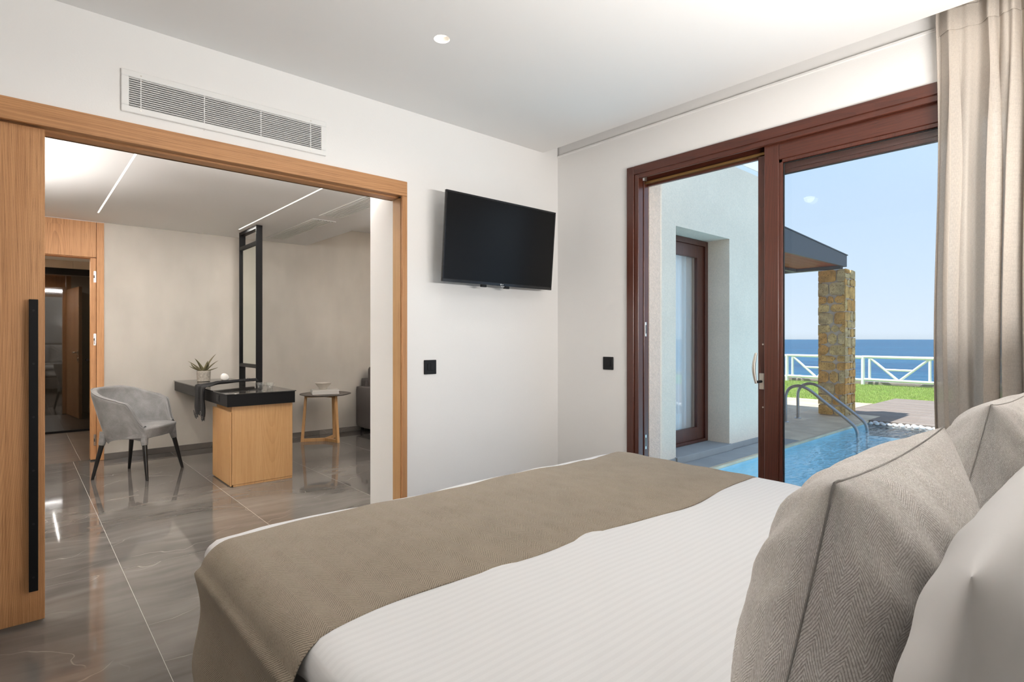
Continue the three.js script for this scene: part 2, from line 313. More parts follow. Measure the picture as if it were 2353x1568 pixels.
// ---------------------------------------------------------------- television
{
  // measured: bottom edge z .1, top edge z .15, leaning forward
  const t = thing('television', 'black flat television on a wall bracket, tilted slightly down', 'television', [-.722, 1.567, .15]);
  const tilt = new THREE.Group(); tilt.name = 'set'; tilt.rotation.x = .083; t.add(tilt);
  const W = .984, H = .575, bz = .011;
  const bezel = part('bezel', join(cbox(-W / 2, W / 2, 0, bz * 1.9, -.012, .006, .002), cbox(-W / 2, W / 2, H - bz, H, -.012, .006, .002), cbox(-W / 2, -W / 2 + bz, bz * 1.9, H - bz, -.012, .006, .002), cbox(W / 2 - bz, W / 2, bz * 1.9, H - bz, -.012, .006, .002)), std({ color: rgb(.012, .012, .013), roughness: .22 }), tilt, true);
  part('screen', cbox(-W / 2 + bz, W / 2 - bz, bz * 1.9, H - bz, -.01, .0035, .0005), phy({ color: rgb(.004, .004, .0042), roughness: .3, specularIntensity: .45 }), tilt, true);
  part('back_shell', cbox(-W / 2 + .02, W / 2 - .02, .02, H - .02, -.045, -.012, .012), blackPlastic, tilt, true);
  const font = await new FontLoader().loadAsync('fonts/droid/droid_sans_bold.typeface.json');
  const lg = new TextGeometry('LG', { font, size: .0075, depth: .0005, curveSegments: 3 }); lg.translate(.004, .0065, .006);
  const grey = std({ color: rgb(.55, .55, .55), roughness: .4 });
  const disc = new THREE.CylinderGeometry(.0058, .0058, .0008, 20); disc.rotateX(Math.PI / 2); disc.translate(-.006, .0102, .0062);
  part('emblem', join(lg, disc), grey, bezel, true);
  part('stand_clip', cbox(-.16, -.12, -.016, .002, -.03, -.006, .002), blackPlastic, tilt, true);
  part('stand_clip', cbox(.045, .085, -.016, .002, -.03, -.006, .002), blackPlastic, tilt, true);
  part('sensor', cbox(.0, .03, -.006, .001, -.014, .002, .001), grey, tilt, true);
  part('wall_bracket', join(cbox(-.1, .1, .14, .42, -.1495, -.14, .002), cbox(-.03, .03, .2, .36, -.14, -.02, .004)), blackMetal, t, true);
}

// ---------------------------------------------------------------- switches
function lightSwitch(pos, turn, double, label) {
  const t = thing('light_switch', label, 'light switch', pos, { turn });
  part('plate', cbox(-.047, .047, 0, .093, .0005, .009, .004), blackPlastic, t, true);
  const r = .0225;
  if (double) { part('rocker', cbox(-r, -.0006, .0465 - r, .0465 + r, .009, .0135, .0015), blackPlastic, t, true); part('rocker', cbox(.0006, r, .0465 - r, .0465 + r, .009, .0135, .0015), blackPlastic, t, true); }
  else part('rocker', cbox(-r, r, .0465 - r, .0465 + r, .009, .0135, .0015), blackPlastic, t, true);
}
lightSwitch([-1.205, .972, 0], 0, true, 'black double rocker switch on the wall under the television');
lightSwitch([0, .979, .511], -Math.PI / 2, false, 'black single rocker switch beside the brown sliding door');

// ---------------------------------------------------------------- the sliding glass door to the pool
{
  const w = structure('window_1', 'dark red-brown wooden sliding door, left half open to the pool', [.04, 0, 1.75]);
  const zL = .685, zR = 2.9;
  part('casing', cbox(-.02, -.0005, .001, 2.4, zL, zL + .06, .003), mahogany, w);
  part('casing', cbox(-.02, -.0005, .001, 2.4, zR - .06, zR, .003), mahogany, w);
  part('casing', cbox(-.02, -.0005, 2.342, 2.4, zL + .06, zR - .06, .003, true), mahogany, w);
  part('jamb', cbox(-.012, .044, .001, 2.342, .747, .779, .003), mahogany, w);
  part('jamb', cbox(.056, .11, .001, 2.31, .752, .779, .003), mahogany, w);
  part('jamb_groove', cbox(.03, .07, .001, 2.335, .7455, .757, 0), mahogany, w);
  part('jamb', cbox(.0, .11, .001, 2.342, 2.8, 2.855, .003), mahogany, w);
  part('head', cbox(-.012, .012, 2.312, 2.346, .779, 2.8, .003, true), mahogany, w);
  part('head', cbox(.012, .058, 2.335, 2.36, .779, 2.8, .002, true), mahogany, w);
  part('head', cbox(.085, .111, 2.272, 2.36, .779, 2.8, .002, true), mahogany, w);
  part('track', cbox(.058, .085, 2.285, 2.3, .779, 2.8, .001, true), std({ color: rgb(.35, .2, .07), roughness: .35, metalness: .8 }), w);
  part('threshold', cbox(-.012, .14, 0.0006, .022, .779, 2.8, .003), satin, w);
  for (const y of [.48, 1.27]) { const p = part('strike_plate', cbox(.066, .083, y - .05, y + .05, .779, .7815, .001), satin, w); part('slot', cbox(.07, .079, y - .03, y + .03, .7815, .7822, 0), rubber, p); }
  function leaf(name, x0, x1, z0, z1, y0, y1, sw, handle) {
    const g = new THREE.Group(); g.name = name; w.add(g); g.userData.label = name === 'fixed_leaf' ? 'front leaf of the sliding door with its pane' : 'rear leaf slid behind the front one, with the handle';
    const R = (n, geo, m) => { geo.translate(-w.position.x, 0, -w.position.z); return part(n, geo, m, g, true); };
    R('stile', cbox(x0, x1, y0, y1, z0, z0 + sw, .003), mahogany); R('stile', cbox(x0, x1, y0, y1, z1 - sw, z1, .003), mahogany);
    R('rail', cbox(x0, x1, y1 - .11, y1, z0 + sw, z1 - sw, .003, true), mahogany); R('rail', cbox(x0, x1, y0, y0 + .12, z0 + sw, z1 - sw, .003, true), mahogany);
    const b = .02, za = z0 + sw, zb = z1 - sw, ya = y0 + .12, yb = y1 - .11, m = (x0 + x1) / 2;
    for (const [k, mat] of [[0, mahogany], [1, rubber]]) {
      const o = k * b * 1.05, bb = k ? .004 : b, xx0 = k ? m - .006 : x0 + .004, xx1 = k ? m + .006 : x1 - .004;
      R(k ? 'gasket' : 'bead', join(cbox(xx0, xx1, ya + o, yb - o, za + o, za + o + bb, .002), cbox(xx0, xx1, ya + o, yb - o, zb - o - bb, zb - o, .002), cbox(xx0, xx1, yb - o - bb, yb - o, za + o, zb - o, .002), cbox(xx0, xx1, ya + o, ya + o + bb, za + o, zb - o, .002)), mat);
    }
    const pane = new THREE.PlaneGeometry(zb - za - .03, yb - ya - .03); pane.rotateY(Math.PI / 2); pane.translate(m, (ya + yb) / 2, (za + zb) / 2); R('pane', pane, tinted);
    if (handle) {
      const zc = z0 + .022, h = R('handle', cbox(x0 - .007, x0, .905, 1.0, zc - .012, zc + .018, .003), satin);
      const lever = grid((s, t) => { const y = .94 + s * .18, a = t * Math.PI * 2, bow = Math.sin(s * Math.PI) * .012, r = .0075 + .003 * Math.sin(s * Math.PI); return [x0 - .045 + bow * -.4 + Math.cos(a) * r * .7, y, zc - .012 - bow + Math.sin(a) * r]; }, 20, 12);
      lever.translate(-w.position.x, 0, -w.position.z); part('lever', lever, satin, h, true);
      const arm = rod([x0, .952, zc + .002], [x0 - .045, .95, zc - .01], .008, .0075); arm.translate(-w.position.x, 0, -w.position.z); part('neck', arm, rubber, h, true);
      for (const y of [.8, 1.17]) R('screw', rod([x0, y, zc + .008], [x0 - .002, y, zc + .008], .005), satin);
    }
  }
  leaf('fixed_leaf', .014, .05, 1.634, 2.795, .022, 2.331, .082, false);
  leaf('sliding_leaf', .06, .096, 1.577, 2.6, .022, 2.28, .082, true);
}

// ---------------------------------------------------------------- curtain
const linenT = tex(512, 512, [.1, .1], (u, v) => { const k = .95 + .035 * (vn(u * 160, v * 16, 160, 16, 3) - .5) * 2 + .035 * (vn(u * 16, v * 160, 16, 160, 9) - .5) * 2; return [232 * k, 223 * k, 212 * k]; });
{
  const f = (s, t) => {
    const y = 2.78 - t * 2.76, k = clamp((2.65 - y) / 2.6), ph = s * Math.PI * 2 * 8 + 1.9 * Math.sin(s * 19) + .8 * Math.sin(s * 41 + 2), amp = (.03 + .014 * Math.sin(s * 33 + 1) + .008 * Math.sin(s * 71)) * (.55 + .45 * sst(0, .3, k));
    const z = 2.455 + s * .76 + .02 * Math.sin(2 * ph + .6 + .5 * k) * sst(.0, .3, k) * sst(0, .03, s) + .007 * Math.sin(k * 7 + s * 20) * k + .006 * Math.sin(k * 9) * (1 - s) - .012 * sst(.75, 1, k) * (1 - s);
    return [-.08 + amp * Math.sin(ph + .8 * k * Math.sin(s * 17)) + .004 * Math.sin(ph * 2.3 + k * 5), y, z];
  };
  const g = grid(f, 420, 60, (s, t) => [s * 1.6, t * 2.76]);
  const c = thing('curtain', 'sheer beige linen curtain gathered at the right of the glass door', 'curtain', [-.082, .02, 2.83]);
  const m = phy({ map: linenT, color: rgb(.9, .89, .88), roughness: .85, transmission: .36, thickness: 0, ior: 1.02, specularIntensity: .2, side: THREE.DoubleSide });
  part('cloth', g, m, c);
  const hm = cloth((s, t) => { const p = f(s * .022, t); return [p[0] - .002, p[1], p[2] + .0]; }, 3, 60, (s, t) => [s * .03, t * 2.7], .002);
  part('hem', hm, m, c);
  const hd = cloth((s, t) => { const p = f(s, .035 + t * .035); return [p[0] - .004, p[1], p[2]]; }, 200, 2, (s, t) => [s * 1.6, t * .1], .002);
  part('heading_tape', hd, m, c);
  part('rail', cbox(-.1, -.07, 2.79, 2.81, .4, 3.39, .002), whiteMetal, c);
}

// ---------------------------------------------------------------- bed
const sheetT = tex(256, 256, [.08, .021], (u, v) => { const st = sst(.44, .5, Math.abs(v - .5) * 2) * 3.5, n = fbm(u, v, 64, 64, 2, 15) * 3; return [232 + st + n, 233 + st + n, 234 + st + n]; });
const sheet = phy({ map: sheetT, color: rgb(.96, .96, .96), roughness: .62, sheen: .2, sheenColor: rgb(1, 1, 1), sheenRoughness: .5 });
const plainCotton = phy({ color: rgb(.7, .69, .68), roughness: .75, sheen: .2, sheenColor: rgb(1, 1, 1) });
function herringbone(size, cols, p, a, b, seed, soft) {
  return [tex(1024, 1024, size, (u, v) => {
    const c = Math.floor(u * cols), f = u * cols - c, d = (c % 2 ? f : 1 - f) / cols * size[0], y = v * size[1] + d * 1.15, n = (fbm(u, v, 90, 90, 3, seed) - .5), q = mod(y / p + n * .3, 1);
    const w = sst(.1, .45, Math.abs(q - .5) * 2), edge = Math.min(f, 1 - f) < .035 ? .3 : 0, m = clamp(w * soft + edge * .3 + (fbm(u, v, 220, 220, 2, seed + 3) - .5) * .75 + (fbm(u, v, 6, 6, 3, seed + 9) - .5) * .35 + .15);
    return lerp3(b, a, m);
  }), tex(1024, 1024, size, (u, v) => { const c = Math.floor(u * cols), f = u * cols - c, d = (c % 2 ? f : 1 - f) / cols * size[0], q = mod((v * size[1] + d * 1.15) / p + (fbm(u, v, 90, 90, 3, seed) - .5) * .3, 1); return .2 + .6 * sst(.1, .5, Math.abs(q - .5) * 2) + .2 * fbm(u, v, 200, 200, 2, seed + 3); }, false)];
}
const [runT, runB] = herringbone([.36, .36], 10, .36 / 48, [166, 154, 137], [112, 102, 89], 201, .9);
const runnerMat = phy({ map: runT, bumpMap: runB, bumpScale: .0012, roughness: .95, sheen: .25, sheenColor: rgb(.8, .75, .68) });
const [cusT, cusB] = herringbone([.36, .36], 18, .36 / 88, [246, 243, 239], [186, 179, 173], 211, .55);
const cushionMat = phy({ map: cusT, bumpMap: cusB, bumpScale: .0009, roughness: .95, sheen: .3, sheenColor: rgb(.85, .82, .8) });
const BX0 = -2.8, BX1 = -.8, BZ0 = 1.2, BZ1 = 3.295;
// soft slab whose edges round over; grid wraps bottom-edge -> side -> top -> side
function softSlab(x0, x1, z0, z1, y0, y1, r, nx, nz, bump) {
  const cx = (x0 + x1) / 2, cz = (z0 + z1) / 2, hx = (x1 - x0) / 2, hz = (z1 - z0) / 2, cy = (y0 + y1) / 2, hy = (y1 - y0) / 2;
  const g = new THREE.BoxGeometry(2, 2, 2, nx, 10, nz), p = g.attributes.position;
  for (let i = 0; i < p.count; i++) {
    let x = p.getX(i) * hx, y = p.getY(i) * hy, z = p.getZ(i) * hz;
    const ix = clamp(x, -hx + r, hx - r), iy = clamp(y, -hy + Math.min(r, hy * .999), hy - Math.min(r, hy * .999)), iz = clamp(z, -hz + r, hz - r);
    const d = new THREE.Vector3(x - ix, y - iy, z - iz), l = d.length(); if (l > 1e-6) { d.multiplyScalar(Math.min(r, hy) / l); x = ix + d.x; y = iy + d.y; z = iz + d.z; }
    const b = bump ? bump(cx + x, cy + y, cz + z) : [0, 0, 0]; p.setXYZ(i, cx + x + b[0], cy + y + b[1], cz + z + b[2]);
  }
  g.computeVertexNormals(); const ng = mergeVertices((g.deleteAttribute('uv'), g.deleteAttribute('normal'), g), 1e-5); ng.computeVertexNormals(); return planarUV(ng);
}
{
  const b = thing('bed', 'wide bed with a grey base, under white bedding', 'bed', [-1.8, 0, 2.28]);
  const greyFabric = std({ color: rgb(.2, .18, .165), roughness: .95, bumpMap: runB, bumpScale: .0006 });
  part('base', softSlab(BX0 + .03, BX1 - .03, BZ0 + .03, BZ1, .06, .34, .02, 20, 20), greyFabric, b);
  part('mattress', softSlab(BX0 + .05, BX1 - .05, BZ0 + .05, BZ1, .34, .5, .04, 20, 20), plainCotton, b);
  for (const x of [BX0 + .15, BX1 - .15]) for (const z of [BZ0 + .15, BZ1 - .15]) part('foot', rod([x, .0005, z], [x, .065, z], .025), blackPlastic, b);
  const q = softSlab(BX0 - .0, BX1, BZ0 - .0, BZ1, .501, .607, .052, 60, 60, (x, y, z) => { const n = .006 * Math.sin(x * 7 + 2 * Math.sin(z * 5)) * Math.sin(z * 6 + 1) + .003 * Math.sin(x * 17 + z * 11); const e = .008 * Math.sin(z * 9 + Math.sin(z * 23)), e2 = .006 * Math.sin(x * 8 + 1.3 * Math.sin(x * 19)); return [x < -1.8 ? e : -e, y > .55 ? n * .5 : 0, z < 1.6 ? e2 : 0]; });
  single('duvet', q, sheet, 'white satin-striped duvet covering the whole bed', 'duvet');
}
{
  // the runner: over the bed and down both sides
  const prof = []; { // [x, y] from left hem to right hem
    const yT = .613, r = .075, xl = BX0 - .016, xr = BX1 + .016;
    for (let k = 0; k <= 20; k++) prof.push([xl - .02 + .012 * Math.sin(k * .5), .03 + k / 20 * (yT - r - .03)]);
    for (let k = 1; k <= 10; k++) { const a = Math.PI - k / 10 * Math.PI / 2; prof.push([xl + r + Math.cos(a) * r - .012 * (1 - k / 10), yT - r + Math.sin(a) * r]); }
    for (let k = 1; k < 60; k++) prof.push([mix(xl + r, xr - r, k / 60), yT]);
    for (let k = 0; k <= 10; k++) { const a = Math.PI / 2 - k / 10 * Math.PI / 2; prof.push([xr - r + Math.cos(a) * r, yT - r + Math.sin(a) * r]); }
    for (let k = 1; k <= 16; k++) prof.push([xr + .01, yT - r - k / 16 * .42]);
  }
  const len = [0]; for (let i = 1; i < prof.length; i++) len.push(len[i - 1] + Math.hypot(prof[i][0] - prof[i - 1][0], prof[i][1] - prof[i - 1][1]));
  const at = (d) => { let i = 1; while (i < len.length - 1 && len[i] < d) i++; const t = (d - len[i - 1]) / (len[i] - len[i - 1]); return [mix(prof[i - 1][0], prof[i][0], t), mix(prof[i - 1][1], prof[i][1], t)]; };
  const L = len[len.length - 1];
  const f = (s, t) => {
    const [x, y] = at(s * L), near = 1.988 + .022 * Math.sin(x * 3.6 + .4) + .014 * Math.sin(x * 8.3 + 1) + (y < .5 ? (.53 - y) * .07 : 0), far = 1.262 + .006 * Math.sin(x * 9) + .004 * Math.sin(x * 23) + (x < -2.6 ? .03 * sst(-2.6, -2.82, x) : 0);
    const z = mix(far, near, t), drop = clamp((.55 - y) / .4), side = x < -1.8 ? -1 : 1, sag = Math.pow(Math.abs(t - .5) * 2, 6) * .004;
    return [x + side * drop * .014 * Math.sin(z * 14 + y * 3), y - sag + (drop ? 0 : .003 * Math.sin(x * 7 + 2 * Math.sin(z * 5)) * Math.sin(z * 6 + 1) + .0015 * Math.sin(z * 31 + x * 3)), z];
  };
  single('bed_runner', cloth((s, t) => f(s, 1 - t), 240, 50, (s, t) => [s * L, (1 - t) * .74], .004), runnerMat, 'taupe herringbone runner lying across the foot of the bed', 'bed runner');
}
function pillowGeo(W, H, T, seed, { p = 2.1, q = .5, pinch = .05, wr = 1, n = 64 } = {}) {
  const half = (sgn) => grid((s, t) => {
    const u = Math.sin((s - .5) * Math.PI), v = Math.sin((t - .5) * Math.PI), e = Math.pow(Math.max(0, 1 - Math.pow(Math.abs(u), p)), q) * Math.pow(Math.max(0, 1 - Math.pow(Math.abs(v), p)), q);
    const x = W / 2 * u * (1 - pinch * (1 - v * v)), y = H / 2 * v * (1 - pinch * (1 - u * u));
    const cr = Math.pow(Math.abs(u * v), .7), w = wr * .006 * Math.sin((Math.abs(u) - Math.abs(v)) * 16 + seed) * cr * e ** .3 * (1 - cr) * 4 + wr * .006 * (fbm(s, t, 5, 5, 3, seed + (sgn > 0 ? 0 : 50)) - .5) * 3 * Math.min(1, e * 2);
    return [x, y, sgn * (T / 2 * e + w)];
  }, n, n, (s, t) => [s * W, t * H], sgn < 0);
  const g = mergeGeometries([half(1), half(-1)]), pos = g.attributes.position, nor = g.attributes.normal, sum = new Map();   // one smooth skin over the rim
  const key = (i) => Math.round(pos.getX(i) * 2e4) + ',' + Math.round(pos.getY(i) * 2e4) + ',' + Math.round(pos.getZ(i) * 2e4);
  for (let i = 0; i < pos.count; i++) { const k = key(i), v = sum.get(k) ?? [0, 0, 0]; v[0] += nor.getX(i); v[1] += nor.getY(i); v[2] += nor.getZ(i); sum.set(k, v); }
  for (let i = 0; i < pos.count; i++) { const v = sum.get(key(i)), l = Math.hypot(...v) || 1; nor.setXYZ(i, v[0] / l, v[1] / l, v[2] / l); }
  return g;
}
function outline(W, H, pinch, r) {
  const pts = []; const N = 20; const P = (u, v) => pts.push([W / 2 * u * (1 - pinch * (1 - v * v)), H / 2 * v * (1 - pinch * (1 - u * u)), 0]);
  for (let i = 0; i < N; i++) P(-1 + 2 * i / N, -1); for (let i = 0; i < N; i++) P(1, -1 + 2 * i / N); for (let i = 0; i < N; i++) P(1 - 2 * i / N, 1); for (let i = 0; i < N; i++) P(-1, 1 - 2 * i / N);
  return tube(pts, r, 160, 6, true);
}
function cushion(name, label, cat, group, pos, tilt, yaw, W, H, T, seed, mat, seam, opt = {}) {
  const t = thing(name, label, cat, pos, { turn: yaw, group });
  const k = new THREE.Matrix4().makeRotationX(tilt), g = pillowGeo(W, H, T, seed, opt); g.translate(0, H / 2, 0); g.applyMatrix4(k); part('cover', g, mat, t, true);
  if (seam) { const s = outline(W, H, opt.pinch ?? .05, .0013); s.translate(0, H / 2, 0); s.applyMatrix4(k); part('seam', s, mat, t, true); }
}
cushion('cushion', 'grey herringbone cushion nearest the camera, leaning on a white pillow', 'cushion', 'herringbone cushions', [-2.345, .612, 2.77], .22, .02, .53, .455, .235, 3, cushionMat, true, { wr: .7 });
cushion('cushion', 'grey herringbone cushion on the window side of the bed', 'cushion', 'herringbone cushions', [-1.36, .612, 2.77], .22, -.03, .53, .455, .235, 8, cushionMat, true, { wr: .7 });
cushion('pillow', 'white pillow standing behind the nearest herringbone cushion', 'pillow', 'white pillows', [-2.41, .611, 2.952], .13, 0, .76, .45, .13, 21, plainCotton, false, { pinch: .03, p: 2.6, q: .5, wr: .25 });
cushion('pillow', 'white pillow leaning on the headboard at the lower right corner', 'pillow', 'white pillows', [-2.4, .611, 3.1], .18, 0, .72, .46, .13, 27, plainCotton, false, { pinch: .03, p: 2.6, q: .5, wr: .25 });
cushion('pillow', 'white pillow behind the herringbone cushion on the window side', 'pillow', 'white pillows', [-1.32, .611, 2.965], .1, 0, .72, .41, .13, 33, plainCotton, false, { pinch: .03, p: 2.6, q: .5, wr: .25 });
single('headboard', softSlab(-2.95, -.65, 3.3, 3.398, .1, 1.1, .03, 20, 6), std({ color: rgb(.35, .32, .29), roughness: .9 }), 'upholstered headboard behind the white pillows', 'headboard');

// ---------------------------------------------------------------- the sitting room shell
const ZB = -3.765, HL = 2.36;
{
  const w = structure('wall_sitting_rear', 'beige stucco wall behind the dressing table', [-.5, 0, ZB - .05]);
  part('plaster', box(-2.574, 3.7, 0, 3.1, ZB - .12, ZB), stucco, w);
  part('plaster', box(-4.6, -3.6, 0, 3.1, ZB - .12, ZB), stucco, w);
  part('plaster', box(-3.6, -2.574, 2.36, 3.1, ZB - .12, ZB), stucco, w);
  const wl = structure('wall_sitting_left', 'beige stucco wall at the far left of the sitting room', [-4.5, 0, -2]);
  part('plaster', box(-4.6, -4.4, 0, 3.1, ZB, -.132), stucco, wl);
  const wr = structure('wall_sitting_right', 'beige stucco end wall of the sitting room', [3.6, 0, -2]);
  part('plaster', box(3.5, 3.7, 0, 3.1, ZB, -.441), stucco, wr);
  const c = structure('ceiling_sitting', 'lowered white ceiling of the sitting room with two light lines', [-2, HL, -2]);
  part('lowered_board', box(-4.5, -.545, HL, HL + .3, ZB, -.16), ceilingPaint, c);
  part('upper_board', box(-.545, 3.6, 2.62, 2.8, ZB, -.441), ceilingPaint, c);
  part('roof', box(-4.6, 3.7, 3.1, 3.15, ZB - .12, .12), ceilingPaint, c);
  const b = structure('baseboard_sitting', 'grey stone skirting along the beige wall', [-.5, 0, ZB]);
  const xs = [-2.574, -1.19, -.385, .8, 2, 3.4]; for (let i = 0; i < xs.length - 1; i++) part('skirting', cbox(xs[i] + .001, xs[i + 1] - .001, .0005, .06, ZB + .0005, ZB + .012, .001), skirtStone, b);
}
function ledLine(x, z0, z1, label) {
  const t = thing('linear_lamp', label, 'lamp', [x, HL, (z0 + z1) / 2], { group: 'light lines in the sitting room ceiling' });
  const w = .011, L = z1 - z0;
  part('diffuser', cbox(-w / 2, w / 2, -.0015, -.0002, -L / 2, L / 2, .0003), std({ color: rgb(.9, .88, .84), emissive: rgb(1, .93, .82), emissiveIntensity: 2.4 }), t, true);
  const l = new THREE.RectAreaLight(new THREE.Color(1, .95, .88), LED, w, L); l.position.set(0, -.004, 0); l.rotation.x = -Math.PI / 2; t.add(l);
}
ledLine(-2.665, -3.25, -.5, 'left glowing light line in the sitting room ceiling');
ledLine(-1.468, -3.23, -.5, 'right glowing light line in the sitting room ceiling, over the mirror');
function added_uplighter(x, z, label, power) {  // floor lamp added out of sight to brighten the sitting room
  const t = thing('added_uplighter', label, 'lamp', [x, 0, z]);
  part('base', lathe([[0, 0], [.13, 0], [.13, .015], [.02, .025], [0, .025]], 32), blackMetal, t, true); part('pole', rod([0, .02, 0], [0, 1.06, 0], .011), blackMetal, t, true);
  part('bowl', lathe([[.012, 1.05], [.06, 1.07], [.13, 1.14], [.132, 1.145], [.126, 1.145], [.055, 1.08], [0, 1.07]], 36), std({ color: rgb(.3, .3, .3), roughness: .5, side: THREE.DoubleSide }), t, true);
  part('glowing_disc', rod([0, 1.1, 0], [0, 1.105, 0], .07), std({ color: rgb(.9, .88, .84), emissive: rgb(1, .95, .88), emissiveIntensity: 2 }), t, true);
  const l = new THREE.SpotLight(new THREE.Color(1, .985, .97), power, 0, 1.05, .9, 2); l.position.set(0, 1.12, 0); l.target.position.set(0, 3, 0); l.castShadow = true; l.shadow.radius = 3; t.add(l, l.target);
}
{
  const t = thing('added_cornice_lamp', 'added oak cornice with a fill light line, hidden on the sitting room side of the opening', 'lamp', [-2.8, 2.17, -.19]);  // light line added behind the lintel to lift the sitting room ceiling
  part('shelf', cbox(-4.15, -1.45, 2.17, 2.182, -.235, -.154, .002, true), oak, t);
  const glow = cbox(-1.3, 1.3, -.012, .012, .004, .008, .0005); glow.rotateX(Math.PI / 2 - .75); glow.translate(0, .04, 0);
  part('diffuser', glow, std({ color: rgb(.9, .88, .84), emissive: rgb(1, .97, .93), emissiveIntensity: 1.5 }), t, true);
  const l = new THREE.RectAreaLight(new THREE.Color(1, .985, .97), CORNICE_FILL, 2.6, .024); l.position.set(0, .042, -.001); l.rotation.x = Math.PI / 2 - .75; t.add(l);
}
added_uplighter(.7, -.585, 'added black floor lamp hidden behind the white wall return, brightens the sitting room', TORCH_FILL);
added_uplighter(-4.1, -1.5, 'added black floor lamp hidden behind the oak sliding leaf, brightens the sitting room', TORCH_FILL * .8);
function slotVent(x0, x1, z0, z1, label, holes) {
  const t = thing('ceiling_vent', label, 'air vent', [(x0 + x1) / 2, HL, (z0 + z1) / 2], { group: 'air vents of the sitting room ceiling' });
  const e = .028, y = HL;
  part('frame', join(cbox(x0, x1, y - .006, y - .0005, z0, z0 + e, .002), cbox(x0, x1, y - .006, y - .0005, z1 - e, z1, .002), cbox(x0, x0 + e, y - .006, y - .0005, z0 + e, z1 - e, .002), cbox(x1 - e, x1, y - .006, y - .0005, z0 + e, z1 - e, .002)), whiteMetal, t);
  part('back_plate', box(x0 + e, x1 - e, y - .0012, y - .0003, z0 + e, z1 - e), std({ color: rgb(.8, .79, .77), roughness: .8 }), t);
  for (let k = 0; k < 8; k++) { const x = x0 + e + .01 + k * (x1 - x0 - 2 * e - .02) / 7; part('slat', cbox(x - .006, x + .006, y - .0075, y - .002, z0 + e, z1 - e, .0015), whiteMetal, t); }
  if (holes) for (let k = 0; k < 6; k++) { const x = x0 + .05 + k * .028; part('slot', cbox(x, x + .012, y - .0068, y - .006, z1 - .02, z1 - .01, 0), rubber, t); }
}
slotVent(-1.1, -.87, -3.55, -2.18, 'white slatted ceiling vent beside the tall mirror', true);
slotVent(-1.11, -.88, -2.02, -.9, 'white slatted ceiling vent nearest the oak door head', false);

